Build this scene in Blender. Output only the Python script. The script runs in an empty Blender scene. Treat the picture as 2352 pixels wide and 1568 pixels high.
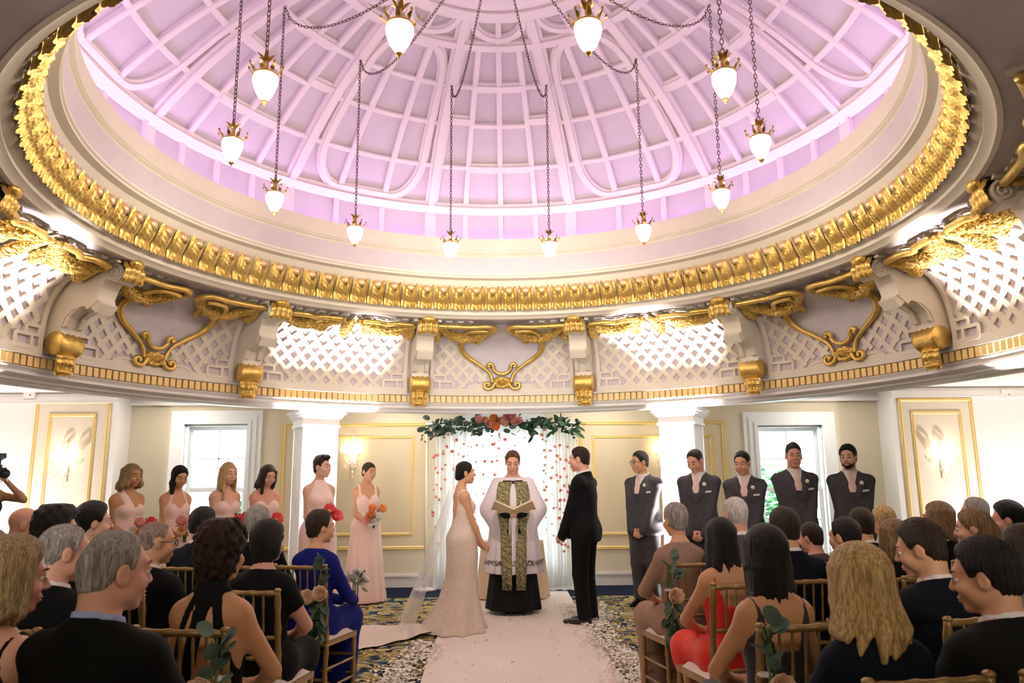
import bpy, math, random
import numpy as np
from mathutils import Vector, Matrix

# ------------------------------------------------------------------ scene, camera, light
S = bpy.context.scene
COL = S.collection
rnd = random.Random(7)
sin, cos, pi = math.sin, math.cos, math.pi
R_ = math.radians

F_PX, TH, YAW, ROLL, HC = 1753.0, R_(10.64), R_(1.008), R_(-.503), 1.437
RC_Y = 5.7            # the rotunda's axis stands at (0, RC_Y)

def cam_axes():
    r0 = Vector((cos(YAW), -sin(YAW), 0))
    fw = Vector((sin(YAW)*cos(TH), cos(YAW)*cos(TH), sin(TH)))
    up = Vector((-sin(YAW)*sin(TH), -cos(YAW)*sin(TH), cos(TH)))
    return r0*cos(ROLL)+up*sin(ROLL), -r0*sin(ROLL)+up*cos(ROLL), fw

cam = bpy.data.cameras.new('camera')
cam.sensor_width = 36.0
cam.lens = F_PX/2352*36
cam.clip_start = .05
cam_ob = bpy.data.objects.new('camera', cam)
COL.objects.link(cam_ob)
_r, _u, _f = cam_axes()
cam_ob.matrix_world = Matrix(((_r.x, _u.x, -_f.x, 0), (_r.y, _u.y, -_f.y, 0), (_r.z, _u.z, -_f.z, HC), (0, 0, 0, 1)))
cam.dof.use_dof = True
cam.dof.focus_distance = 8.3
cam.dof.aperture_fstop = 4.8
S.camera = cam_ob

S.view_settings.view_transform = 'Standard'
S.view_settings.look = 'None'
S.view_settings.gamma = 1.0
S.view_settings.use_curve_mapping = False
S.view_settings.exposure = 0.72
cy = S.cycles
cy.max_bounces = 7
cy.diffuse_bounces = 4
cy.glossy_bounces = 3
cy.transmission_bounces = 4
cy.transparent_max_bounces = 12
cy.caustics_reflective = False
cy.caustics_refractive = False
cy.sample_clamp_indirect = 6.0
cy.use_denoising = True
cy.use_adaptive_sampling = True
cy.adaptive_threshold = 0.02

W = bpy.data.worlds.new('daylight')
W.use_nodes = True
W.node_tree.nodes['Background'].inputs[0].default_value = (.80, .93, 1.0, 1)
W.node_tree.nodes['Background'].inputs[1].default_value = 14.0
S.world = W

def lamp(name, kind, loc, energy, color, target=None, **kw):
    l = bpy.data.lights.new(name, kind)
    l.energy = energy
    l.color = color
    for k, v in kw.items():
        setattr(l, k, v)
    o = bpy.data.objects.new(name, l)
    COL.objects.link(o)
    o.location = loc
    if target is not None:
        o.rotation_euler = (Vector(target)-Vector(loc)).to_track_quat('-Z', 'Y').to_euler()
    return o

PINK = (1.0, .90, .87)
WARM = (1.0, .84, .65)
# par cans on the floor in front of the rotunda columns and the two piers: they wash columns and cove
for k in (0, 1, 4, 5):
    a = R_(30+60*k)
    lamp('uplight', 'SPOT', (4.14*sin(a), RC_Y+4.14*cos(a), .2), 2700, PINK, (4.12*sin(a), RC_Y+4.12*cos(a), 3.0), spot_size=R_(31), spot_blend=.35, shadow_soft_size=.09)
    if k in (0, 5):
        for s_ in (-1, 1):
            a2 = a+s_*R_(2.2)
            lamp('uplight', 'SPOT', (4.12*sin(a2), RC_Y+4.12*cos(a2), .08), 60, PINK, (4.45*sin(a), RC_Y+4.45*cos(a), 1.5), spot_size=R_(58), spot_blend=1, shadow_soft_size=.05)
for x in (-7.0, 7.35):
    lamp('uplight', 'SPOT', (x, 10.0, .12), 200, PINK, (x, 11.05, 1.3), spot_size=R_(150), spot_blend=1, shadow_soft_size=.06)
# the rest of the room (behind the camera) has its own ceiling lamps
for x, y in ((-3.4, -1.6), (0, -2.4), (3.4, -1.6)):
    lamp('unseen_ceiling_lamp', 'AREA', (x, y, 4.2), 25, (1.0, .84, .66), (x*.6, 3.0, .8), size=1.0)
for x in (-4.6, -1.5, 1.5, 4.7):  # unseen fill lamps added under the flat ceiling to brighten the back wall
    lamp('unseen_ceiling_lamp', 'AREA', (x, 10.6, 2.78), 9, (1.0, .93, .84), (x, 10.75, 0), size=.5)
# two unseen fill lights added at the entrance side to brighten the far cove
for x in (-2.3, 2.3):
    lamp('cove_fill_light', 'SPOT', (x, .55, 1.95), 560, (1.0, .93, .87), (x*.3, 9.5, 2.75), spot_size=R_(40), spot_blend=1, shadow_soft_size=.9)
# sky light enters through the three windows
for x, z, w, h in ((-4.16, 1.3, 1.0, 1.9), (4.31, 1.25, 1.0, 1.9), (.07, 1.3, 1.3, 2.2)):
    o = lamp('window_skylight', 'AREA', (x, 11.75, z), 1, (1, 1, 1), (x, 0, z), shape='RECTANGLE', size=w, size_y=h)
    o.data.cycles.is_portal = True

# ------------------------------------------------------------------ placing by the survey of the photograph
def ray(px, py):
    u = px-1176.; v = py-784.
    u, v = u*cos(ROLL)+v*sin(ROLL), -u*sin(ROLL)+v*cos(ROLL)
    x = u/F_PX; up = -v/F_PX
    y = cos(TH)-up*sin(TH); z = sin(TH)+up*cos(TH)
    return x*cos(YAW)+y*sin(YAW), -x*sin(YAW)+y*cos(YAW), z
def at(px, py, Y):
    x, y, z = ray(px, py)
    return Vector((x*Y/y, Y, HC+z*Y/y))

# ------------------------------------------------------------------ materials
def nodes_of(m):
    m.use_nodes = True
    return m.node_tree, m.node_tree.nodes['Principled BSDF']
def M(name, col, rough=.6, metal=0., var=None, bump=None, emit=None, sheen=0., coat=0., var_stretch=None, spec=None):
    """Principled material; var = (scale, second colour, sharpness), bump = (scale, strength)."""
    m = bpy.data.materials.new(name)
    nt, b = nodes_of(m)
    c4 = (col[0], col[1], col[2], 1)
    b.inputs['Base Color'].default_value = c4
    b.inputs['Roughness'].default_value = rough
    b.inputs['Metallic'].default_value = metal
    if spec is not None: b.inputs['Specular IOR Level'].default_value = spec
    if sheen: b.inputs['Sheen Weight'].default_value = sheen
    if coat: b.inputs['Coat Weight'].default_value = coat
    if emit:
        b.inputs['Emission Color'].default_value = (emit[0], emit[1], emit[2], 1)
        b.inputs['Emission Strength'].default_value = emit[3]
    tc = nt.nodes.new('ShaderNodeTexCoord')
    src = tc.outputs['Object']
    if var_stretch:
        mp = nt.nodes.new('ShaderNodeMapping')
        mp.inputs['Scale'].default_value = var_stretch
        nt.links.new(src, mp.inputs[0]); src = mp.outputs[0]
    if var:
        n = nt.nodes.new('ShaderNodeTexNoise')
        n.inputs['Scale'].default_value = var[0]
        n.inputs['Detail'].default_value = 4
        nt.links.new(src, n.inputs['Vector'])
        r = nt.nodes.new('ShaderNodeValToRGB')
        sh = var[2] if len(var) > 2 else .2
        r.color_ramp.elements[0].position = .5-sh
        r.color_ramp.elements[1].position = .5+sh
        r.color_ramp.elements[0].color = c4
        r.color_ramp.elements[1].color = (var[1][0], var[1][1], var[1][2], 1)
        nt.links.new(n.outputs['Fac'], r.inputs[0])
        nt.links.new(r.outputs[0], b.inputs['Base Color'])
    if bump:
        n = nt.nodes.new('ShaderNodeTexNoise')
        n.inputs['Scale'].default_value = bump[0]
        n.inputs['Detail'].default_value = 3
        nt.links.new(src, n.inputs['Vector'])
        bp = nt.nodes.new('ShaderNodeBump')
        bp.inputs['Strength'].default_value = bump[1]
        bp.inputs['Distance'].default_value = .02
        nt.links.new(n.outputs['Fac'], bp.inputs['Height'])
        nt.links.new(bp.outputs[0], b.inputs['Normal'])
    return m
def sheer(name, col, clear):
    m = bpy.data.materials.new(name)
    m.use_nodes = True
    nt = m.node_tree
    nt.nodes.clear()
    out = nt.nodes.new('ShaderNodeOutputMaterial')
    d = nt.nodes.new('ShaderNodeBsdfDiffuse'); d.inputs[0].default_value = (*col, 1)
    t = nt.nodes.new('ShaderNodeBsdfTranslucent'); t.inputs[0].default_value = (*col, 1)
    p = nt.nodes.new('ShaderNodeBsdfTransparent')
    m1 = nt.nodes.new('ShaderNodeMixShader'); m1.inputs[0].default_value = .5
    m2 = nt.nodes.new('ShaderNodeMixShader'); m2.inputs[0].default_value = clear
    nt.links.new(d.outputs[0], m1.inputs[1]); nt.links.new(t.outputs[0], m1.inputs[2])
    nt.links.new(m1.outputs[0], m2.inputs[1]); nt.links.new(p.outputs[0], m2.inputs[2])
    nt.links.new(m2.outputs[0], out.inputs[0])
    return m

m_cream = M('cream_plaster', (.80, .73, .62), .6, var=(3, (.76, .69, .58)))
m_pinkp = M('rib_plaster', (.84, .76, .74), .6)
m_lilac = M('lilac_grey_plaster', (.62, .55, .60), .65, var=(6, (.66, .59, .62)))
m_white = M('white_paint', (.88, .855, .83), .5)
m_gold = M('gilding', (.86, .62, .20), .36, .75, var=(9, (.62, .40, .09), .25), bump=(60, .25))
m_goldp = M('gold_paint', (.86, .66, .26), .5, .15)
m_dent = M('dentil_gold', (.86, .63, .28), .5, .2)
m_egg = M('egg_gold', (.84, .56, .30), .42, .5)
m_wall = M('wall_paper', (.74, .66, .50), .75, var=(40, (.72, .64, .48)))
m_field = M('wall_panel', (.72, .60, .41), .75, var=(60, (.70, .58, .39)))
m_base = M('baseboard_paint', (.80, .75, .72), .45)
m_dark = M('dark_stem', (.05, .04, .03), .9)  # very dark brown, for the shrub stems

# ------------------------------------------------------------------ mesh helpers
def link(o, parent=None):
    COL.objects.link(o)
    if parent is not None:
        o.parent = parent
    return o
def np_mesh(name, v, quads=None, tris=None, smooth=True):
    me = bpy.data.meshes.new(name)
    v = np.asarray(v, np.float32)
    q = np.zeros((0, 4), np.int32) if quads is None else np.asarray(quads, np.int32)
    t = np.zeros((0, 3), np.int32) if tris is None else np.asarray(tris, np.int32)
    nl = q.size+t.size
    npoly = len(q)+len(t)
    me.vertices.add(len(v)); me.vertices.foreach_set('co', v.ravel())
    me.loops.add(nl); me.loops.foreach_set('vertex_index', np.concatenate([q.ravel(), t.ravel()]))
    me.polygons.add(npoly)
    ls = np.concatenate([np.arange(len(q))*4, q.size+np.arange(len(t))*3]).astype(np.int32)
    me.polygons.foreach_set('loop_start', ls)
    me.polygons.foreach_set('use_smooth', np.full(npoly, smooth))
    me.update(calc_edges=True)
    return me
class MB:
    """Collects shapes and links them as ONE mesh object."""
    def __init__(s): s.v = []; s.f = []; s.m = []; s.cur = 0
    def add(s, v, f):
        o = len(s.v)
        s.v += [tuple(p) for p in v]
        s.f += [tuple(i+o for i in q) for q in f]
        s.m += [s.cur]*len(f)
    def box(s, c, d, rz=0., mat=None):
        hx, hy, hz = d[0]/2, d[1]/2, d[2]/2
        vs = [Vector((x*hx, y*hy, z*hz)) for z in (-1, 1) for y in (-1, 1) for x in (-1, 1)]
        if mat is not None: vs = [mat @ p for p in vs]
        elif rz: vs = [Matrix.Rotation(rz, 3, 'Z') @ p for p in vs]
        s.add([p+Vector(c) for p in vs], [(0, 2, 3, 1), (4, 5, 7, 6), (0, 1, 5, 4), (2, 6, 7, 3), (0, 4, 6, 2), (1, 3, 7, 5)])
    def tube(s, path, r, seg=8, caps=True, closed=False, flat=1.0):
        path = [Vector(p) for p in path]
        n = len(path)
        rr = r if hasattr(r, '__len__') else [r]*n
        ups = None
        rings = []
        for i, p in enumerate(path):
            if closed: t = path[(i+1) % n]-path[i-1]
            else: t = path[min(i+1, n-1)]-path[max(i-1, 0)]
            t.normalize()
            if ups is None:
                ups = Vector((0, 0, 1)) if abs(t.z) < .9 else Vector((0, 1, 0))
            b = t.cross(ups)
            if b.length < 1e-6: b = t.cross(Vector((1, 0, 0)))
            b.normalize(); ups = b.cross(t).normalized()
            rings.append([p+(b*cos(2*pi*k/seg)+ups*sin(2*pi*k/seg)*flat)*rr[i] for k in range(seg)])
        vs = [q for rg in rings for q in rg]
        fs = []
        for i in range(n if closed else n-1):
            j = (i+1) % n
            for k in range(seg):
                k2 = (k+1) % seg
                fs.append((i*seg+k, i*seg+k2, j*seg+k2, j*seg+k))
        if caps and not closed:
            fs.append(tuple(range(seg-1, -1, -1))); fs.append(tuple((n-1)*seg+k for k in range(seg)))
        s.add(vs, fs)
    def lathe(s, prof, seg=24, a0=0., a1=2*pi, c=(0, 0, 0), caps=False):
        full = abs(a1-a0-2*pi) < 1e-6
        n = seg if full else seg+1
        vs = []
        for i in range(n):
            a = a0+(a1-a0)*i/seg
            vs += [(c[0]+r*sin(a), c[1]+r*cos(a), c[2]+z) for r, z in prof]
        m = len(prof); fs = []
        for i in range(seg):
            j = (i+1) % n
            for k in range(m-1):
                fs.append((i*m+k, j*m+k, j*m+k+1, i*m+k+1))
        s.add(vs, fs)
    def ell(s, c, r, nu=12, nv=8, mat=None):
        vs = []; fs = []
        for j in range(nv+1):
            th = pi*j/nv
            for i in range(nu):
                ph = 2*pi*i/nu
                p = Vector((r[0]*sin(th)*cos(ph), r[1]*sin(th)*sin(ph), r[2]*cos(th)))
                if mat is not None: p = mat @ p
                vs.append(p+Vector(c))
        for j in range(nv):
            for i in range(nu):
                i2 = (i+1) % nu
                fs.append((j*nu+i, (j+1)*nu+i, (j+1)*nu+i2, j*nu+i2))
        s.add(vs, fs)
    def grid(s, fn, nu, nv, wrap=False):
        vs = [fn(i/nu, j/nv) for j in range(nv+1) for i in range(nu+1)]
        s.add(vs, [(j*(nu+1)+i, j*(nu+1)+i+1, (j+1)*(nu+1)+i+1, (j+1)*(nu+1)+i) for j in range(nv) for i in range(nu)])
    def sweep(s, pts, nrm, prof, closed=False):
        """prof: (sideways, along the normal)"""
        n = len(pts); m = len(prof); vs = []
        for i in range(n):
            t = (pts[(i+1) % n]-pts[i-1]) if closed else (pts[min(i+1, n-1)]-pts[max(i-1, 0)])
            b = t.cross(nrm[i]).normalized()
            vs += [pts[i]+b*q[0]+nrm[i]*q[1] for q in prof]
        fs = [(i*m+k, i*m+k+1, ((i+1) % n)*m+k+1, ((i+1) % n)*m+k) for i in range(n if closed else n-1) for k in range(m-1)]
        if not closed:
            fs.append(tuple(range(m))); fs.append(tuple((n-1)*m+k for k in range(m-1, -1, -1)))
        s.add(vs, fs)
    def prism(s, poly, y0, y1, mat=None):
        """poly in (x, z), extruded along y"""
        n = len(poly)
        vs = [Vector((p[0], y0, p[1])) for p in poly]+[Vector((p[0], y1, p[1])) for p in poly]
        if mat is not None: vs = [mat @ p for p in vs]
        fs = [tuple(range(n)), tuple(range(2*n-1, n-1, -1))]+[(k, n+k, n+(k+1) % n, (k+1) % n) for k in range(n)]
        s.add(vs, fs)
    def build(s, name, mats, parent=None, smooth=False, loc=None, rz=None):
        me = bpy.data.meshes.new(name)
        me.from_pydata(s.v, [], s.f)
        ml = mats if isinstance(mats, (list, tuple)) else [mats]
        for q in ml: me.materials.append(q)
        if len(ml) > 1: me.polygons.foreach_set('material_index', s.m)
        if smooth: me.polygons.foreach_set('use_smooth', [True]*len(me.polygons))
        me.update()
        o = link(bpy.data.objects.new(name, me), parent)
        if loc is not None: o.location = loc
        if rz is not None: o.rotation_euler = (0, 0, rz)
        return o
def auto_smooth(o, ang=35):
    o.data.polygons.foreach_set('use_smooth', [True]*len(o.data.polygons))
    o.data.set_sharp_from_angle(angle=R_(ang))
    return o
def tag(o, label=None, cat=None, group=None, kind=None):
    if label: o['label'] = label
    if cat: o['category'] = cat
    if group: o['group'] = group
    if kind: o['kind'] = kind
    return o
def empty(name, loc=(0, 0, 0), rz=0.):
    o = bpy.data.objects.new(name, None)
    o.empty_display_size = .1
    link(o); o.location = loc; o.rotation_euler = (0, 0, rz)
    return o
def struct(o): o['kind'] = 'structure'; return o
KIDS = {}
def kids(o): return [c for c in COL.objects if c.parent == o]
def copy_tree(o, parent=None, depth=0):
    c = o.copy(); link(c, parent)
    for ch in list(o.children): copy_tree(ch, c, depth+1)
    return c
def spin_copy(o, parent, rz):
    c = copy_tree(o, parent)
    c.rotation_euler = (o.rotation_euler[0], o.rotation_euler[1], o.rotation_euler[2]+rz)
    return c
# ------------------------------------------------------------------ the rotunda ceiling
ROT0 = R_(-.53)
def pol(a, r, z):
    return Vector((r*sin(R_(a)), r*cos(R_(a)), z))
ZC, RD = 1.6, 4.62
def dome(a, r, lift=0.):
    z = math.sqrt(max(RD*RD-r*r, 0))
    n = Vector((r*sin(R_(a)), r*cos(R_(a)), z))/RD
    return n*(RD-lift)+Vector((0, 0, ZC)), -n
shell = MB()
shell.lathe([(3.36, 4.2), (3.36, 4.86)]+[(RD*sin(t), ZC+RD*cos(t)) for t in np.linspace(math.asin(3.36/RD), .001, 40)], 144)
ceiling = struct(auto_smooth(shell.build('ceiling', m_lilac), 40))
ceiling.location = (0, RC_Y, 0); ceiling.rotation_euler = (0, 0, ROT0)
# outer faces of the dome keep daylight out
def moulding(w, h):
    return [(-w/2, -.03), (-w/2, h*.55), (-w*.28, h*.6), (-w*.26, h), (w*.26, h), (w*.28, h*.6), (w/2, h*.55), (w/2, -.03)]
def bar(w, h):
    return [(-w/2, -.03), (-w/2, h*.8), (-w*.35, h), (w*.35, h), (w/2, h*.8), (w/2, -.03)]
def rib(path, prof, name='rib', closed=False, mat=None):
    P, N = zip(*[dome(a, r) for a, r in path])
    b = MB(); b.sweep(list(P), list(N), prof, closed)
    return b.build(name, mat or m_pinkp, ceiling)
def merid(a, r0, r1, n=12): return [(a, r0+(r1-r0)*i/n) for i in range(n+1)]
def lat(r, a0, a1, n=6): return [(a0+(a1-a0)*i/n, r) for i in range(n+1)]
def spread(objs, angs):
    for o in objs:
        for k in angs[1:]: spin_copy(o, ceiling, R_(-k))
        o.rotation_euler = (0, 0, R_(-angs[0]))
A12 = [30*k for k in range(12)]
BB = [60*k for k in range(6)]; AA = [30+60*k for k in range(6)]
spread([rib(merid(15, 3.37, 1.2, 16), moulding(.15, .075))], A12)
# bay with stepped rectangles
spread([rib(merid(a, 3.34, 1.56), bar(.065, .05)) for a in (-7.5, 0, 7.5)]
       + [rib(lat(r, -7.5, 7.5), moulding(.13, .06), 'panel_molding') for r in (2.92, 2.04)]
       + [rib(lat(2.42, s*7.5, s*15, 3), moulding(.13, .055), 'panel_molding') for s in (-1, 1)]
       + [rib(lat(2.47, -7.5, 7.5), bar(.06, .05), 'crossbar')]
       + [rib(lat(r, s*7.5, s*15, 3), bar(.06, .05), 'crossbar') for r in (2.92, 2.04) for s in (-1, 1)], BB)
# bay with a round-cornered frame
fr = []
for i in range(9):
    t = pi/2*i/8; fr.append((-11.6+6.0*(1-cos(t)), 2.86+.40*sin(t)))
for i in range(9):
    t = pi/2*i/8; fr.append((5.6+6.0*sin(t), 2.86+.40*cos(t)))
fr += [(11.6, 2.6), (11.6, 2.3), (11.6, 2.1)]
for i in range(9):
    t = pi/2*i/8; fr.append((11.6-6.5*(1-cos(t)), 2.0-.38*sin(t)))
for i in range(9):
    t = pi/2*i/8; fr.append((-5.1-6.5*sin(t), 2.0-.38*cos(t)))
fr += [(-11.6, 2.1), (-11.6, 2.3), (-11.6, 2.6)]
spread([rib(merid(a, 3.34, 1.56), bar(.07, .05)) for a in (-4.8, 4.8)]
       + [rib(lat(r, -15, 15, 8), bar(.06, .045), 'crossbar') for r in (2.92, 2.47, 2.04)]
       + [rib(fr, moulding(.11, .06), 'rounded_frame', closed=True)], AA)
# rings, medallion, hanging half circles
rib([(a, 3.32) for a in range(0, 360, 3)], moulding(.15, .085), 'ring_molding', closed=True)
rib([(a, 1.56) for a in range(0, 360, 5)], moulding(.13, .07), 'ring_molding', closed=True)
rib([(a, 1.17) for a in range(0, 360, 6)], moulding(.2, .09), 'ring_molding', closed=True, mat=m_pinkp)
b = MB(); b.lathe([(1.16, 6.05), (1.05, 6.01), (.9, 6.0), (.85, 6.04), (.5, 6.1), (.45, 6.04), (.2, 6.02), (.12, 5.9), (.001, 5.88)], 72)
b.build('center_medallion', m_pinkp, ceiling, smooth=True)
half = [(-12*cos(pi*i/14), 1.2+.27*sin(pi*i/14)) for i in range(15)]
spread([rib(half, moulding(.1, .06), 'half_circle_molding'), rib(merid(0, 1.56, 1.2, 4), bar(.06, .05))], A12)
# drum below the dome, lit from the trough
def drum(a, w, d=.035):
    b = MB(); c = pol(a, 3.36-d/2+.01, 4.53)
    b.box(c, (w, d+.02, .64), -R_(a))
    return b.build('drum_rib', m_pinkp, ceiling)
spread([drum(15, .13, .05)], A12)
spread([drum(a, .06) for a in (-7.5, 0, 7.5)], BB)
spread([drum(a, .06) for a in (-4.8, 4.8)], AA)
# light trough with its violet strip lamp
b = MB(); b.lathe([(2.955, 4.20), (3.36, 4.20)], 120)
b.build('light_trough', m_pinkp, ceiling)
m_led = M('violet_lamp', (.8, .5, 1), .5, emit=(.62, .34, 1.0, 8.2))
m_led2 = M('pale_violet_lamp', (.9, .8, 1), .5, emit=(.93, .78, 1.0, 6.0))
b = MB()
b.tube([pol(a, 3.24, 4.235) for a in range(0, 360, 3)], .018, 6, closed=True)
b.build('strip_lamp', m_led, ceiling)
b = MB()
b.tube([pol(a, 3.31, 4.225) for a in range(0, 360, 3)], .012, 6, closed=True)
b.build('strip_lamp', m_led2, ceiling)

# ---- cream opening ring with the gilded egg and leaf moulding
def lathe_struct(name, prof, mat, seg=200, parent=None, arc=None):
    b = MB(); b.lathe(prof, seg) if arc is None else b.lathe(prof, seg, -R_(arc), R_(arc))
    o = auto_smooth(b.build(name, mat, parent), 28)
    if parent is None:
        struct(o); o.location = (0, RC_Y, 0); o.rotation_euler = (0, 0, ROT0)
    return o
trim1 = lathe_struct('trim_1', [(3.0, 4.28), (2.95, 4.294), (2.955, 4.16), (2.945, 4.15), (2.945, 4.128), (2.96, 4.12), (2.955, 4.106), (2.975, 4.096), (2.97, 4.07)], m_cream)
lathe_struct('frieze_band', [(2.97, 4.07), (3.005, 3.888)], m_lilac, parent=trim1)
lathe_struct('bead_molding', [(3.005, 3.888), (2.985, 3.88), (2.985, 3.86), (3.0, 3.85), (3.0, 3.83), (3.06, 3.815), (3.07, 3.80), (3.24, 3.54), (3.20, 3.528), (3.225, 3.50), (3.26, 3.484), (3.25, 3.45), (3.25, 3.44), (3.29, 3.425), (3.31, 3.405), (3.34, 3.40)], m_cream, parent=trim1)
def leaf_fn(u, v):
    x = (u-.5)*2
    w = .094*(1-.08*v-.10*max(0, v-.8)/.2)
    fold = abs(sin(x*5*pi/2))
    top = .62+.36*min(1, abs(x)*1.15)**1.6       # hood: low before the egg, high at its sides
    zz = v*top
    lobes = .020*abs(sin((x+1)*pi*2.5))
    bulge = .070*(1-x*x*.8)*sin(min(1, .20+zz*.95)*pi*.84)
    flare = .040*max(0, .20-zz)/.20
    curl = .018*max(0, v-.85)/.15*(1-abs(x))
    yy = bulge+flare+curl+.013*fold*(.35+.65*sin(zz*pi))+.003*sin(zz*40+x*9)
    return Vector((x*w, -yy-.010, zz*.275-lobes*max(0, 1-zz*7)))
b = MB(); b.grid(leaf_fn, 22, 14)
leaf = b.build('acanthus_leaf', m_gold, trim1, smooth=True)
b = MB(); b.ell((0, -.022, .207), (.058, .052, .050), 12, 8)
egg = b.build('egg', m_egg, leaf, smooth=True)
def tilt_place(o, a):
    # local -y points to the axis, local z climbs the slope
    e = Matrix.Rotation(-R_(a), 4, 'Z') @ Matrix.Translation((0, 3.235, 3.537)) @ Matrix.Rotation(R_(31), 4, 'X')
    o.matrix_local = e
tilt_place(leaf, 1.8)
for k in range(1, 100):
    c = copy_tree(leaf, trim1); tilt_place(c, 1.8+3.6*k)

# ---- lattice cove
COVE = [(733, 3.32, 3.406), (738, 3.45, 3.407), (746, 3.6, 3.395), (757, 3.74, 3.362), (770, 3.86, 3.313), (785, 3.96, 3.247), (803, 4.04, 3.159), (825, 4.1, 3.043), (850, 4.135, 2.905), (875, 4.15, 2.764), (897, 4.15, 2.639), (905, 4.15, 2.594)]
_cy = [c[0] for c in COVE]; _cr = [c[1] for c in COVE]; _cz = [c[2] for c in COVE]
def cove(a, y, lift=0.):
    """point of the cove: a degrees round, y along the section (733 top, 905 foot), lift towards the room"""
    r = np.interp(y, _cy, _cr); z = np.interp(y, _cy, _cz)
    y0, y1 = max(733, y-6), min(905, y+6)
    dr = np.interp(y1, _cy, _cr)-np.interp(y0, _cy, _cr); dz = np.interp(y1, _cy, _cz)-np.interp(y0, _cy, _cz)
    l = math.hypot(dr, dz)
    nr, nz = dz/l, -dr/l
    return pol(a, r+nr*lift, z+nz*lift), pol(a, nr, nz)
cove_o = lathe_struct('ceiling_cove', [(r, z) for _, r, z in COVE], m_lilac, arc=150)
cove_o.data.polygons.foreach_set('use_smooth', [True]*len(cove_o.data.polygons))
def on_cove(path, prof, name, mat, lift=0., closed=False, smooth=False):
    P, N = zip(*[cove(a, y, lift) for a, y in path])
    b = MB(); b.sweep(list(P), list(N), prof, closed)
    return b.build(name, mat, cove_o, smooth=smooth)
def flat_strip(w, h): return [(-w/2, -.01), (-w/2, h), (w/2, h), (w/2, -.01)]
# cartouche outline, half width in degrees at section height y
_oy = [768, 778, 790, 803, 815, 829, 843, 855, 866, 880]
_ow = [4.9, 6.9, 7.5, 7.3, 6.6, 5.1, 3.2, 2.2, 1.8, 1.6]
def inside_cart(a, y):
    if y < 768: return abs(a) < 5.2
    return abs(a) < np.interp(y, _oy, _ow)-.1
DY = 172/1.05/ (900-733)   # section pixels per section length, roughly
def lattice(bay, n, slope):
    """diagonal slats, clipped to the bay and around the cartouche"""
    outs = []
    for sgn in (-1, 1):
        for k in range(-n, n+1):
            seg = []; runs = []
            for i in range(41):
                y = 738+(897-738)*i/40
                a = k*2.35+sgn*(y-818)*slope
                lim = 12.4-(y-738)/167*.4
                ok = abs(a) < lim and not (bay == 'cart' and inside_cart(a, y)) and not (y > 863 and abs(a) > 10.2) and not (y > 875 and abs(a) > 8.6)
                if bay == 'cart' and (abs(a)-4.3)**2/2.3**2+((y-893)/15)**2 < 1: ok = False
                if ok: seg.append((a, y))
                elif len(seg) > 1: runs.append(seg); seg = []
                else: seg = []
            if len(seg) > 1: runs.append(seg)
            for r in runs:
                if len(r) > 2:
                    outs.append(on_cove(r[::2] if len(r) % 2 else r[::2]+[r[-1]], flat_strip(.052, .0215+.0006*sgn), 'lattice_slat', m_cream))
    return outs
SL = .071
cart_sl = lattice('cart', 8, SL)
lit_sl = lattice('lit', 9, SL)
cart = []; lit = []
def joined_copy(objs, rz):
    b = MB()
    for o in objs:
        b.add([Matrix.Rotation(rz, 3, 'Z') @ v.co for v in o.data.vertices], [tuple(p.vertices) for p in o.data.polygons])
    tag(b.build('lattice_slats', m_cream, cove_o), kind='stuff')
for k in (120, 240): joined_copy(cart_sl, R_(-k))
for k in (90, 270): joined_copy(lit_sl, R_(-k))
def spread_c(objs, angs):
    for o in objs:
        for k in angs[1:]: spin_copy(o, cove_o, R_(-k))
        o.rotation_euler = (0, 0, R_(-angs[0]))
spread_c(cart_sl, [0, 60, 300]); spread_c(lit_sl, [30, 330])
def rect_frame(a0, a1, y0, y1, w=.03):
    P = [(a0, y0), (a1, y0), (a1, y1), (a0, y1)]
    res = []
    b = MB()
    for (p, q) in zip(P, P[1:]+P[:1]):
        pp = [cove(p[0]+(q[0]-p[0])*t, p[1]+(q[1]-p[1])*t) for t in (0, .5, 1)]
        b.sweep([x[0] for x in pp], [x[1] for x in pp], flat_strip(w, .034))
    return b.build('fret_frame', m_cream, cove_o)
common = []
for s in (-1, 1):
    common += [rect_frame(s*12.2, s*10.2, 862, 876), rect_frame(s*11.2, s*8.8, 877, 897)]
    common += [on_cove([(s*12.6, y) for y in range(736, 905, 12)], flat_strip(.05, .03), 'border_slat', m_cream)]
foot = [on_cove([(a, 901) for a in np.linspace(-13, 13, 14)], flat_strip(.09, .03), 'foot_rail', m_cream)]
common += foot
# gilded cartouche
def gtube(path, r, name='gilded_scroll', lift=.05, mat=None, seg=8):
    P = [cove(a, y, lift)[0] for a, y in path]
    b = MB(); b.tube(P, r, seg)
    return b.build(name, mat or m_gold, cove_o, smooth=True)
def spiral(ca, cyy, r0, turns, start, sgn, n=18, k=.085):
    out = []
    for i in range(n+1):
        t = i/n; r = r0*(1-.8*t); th = start+sgn*turns*2*pi*t
        out.append((ca+r*cos(th), cyy+r*sin(th)/k*1.0))
    return out
def smooth_path(pts, n=6):
    out = []
    for i in range(len(pts)-1):
        p0 = pts[max(i-1, 0)]; p1 = pts[i]; p2 = pts[i+1]; p3 = pts[min(i+2, len(pts)-1)]
        for j in range(n):
            t = j/n
            out.append(tuple(.5*((2*p1[d])+(-p0[d]+p2[d])*t+(2*p0[d]-5*p1[d]+4*p2[d]-p3[d])*t*t+(-p0[d]+3*p1[d]-3*p2[d]+p3[d])*t**3) for d in range(len(p1))))
    out.append(pts[-1])
    return out
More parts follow.
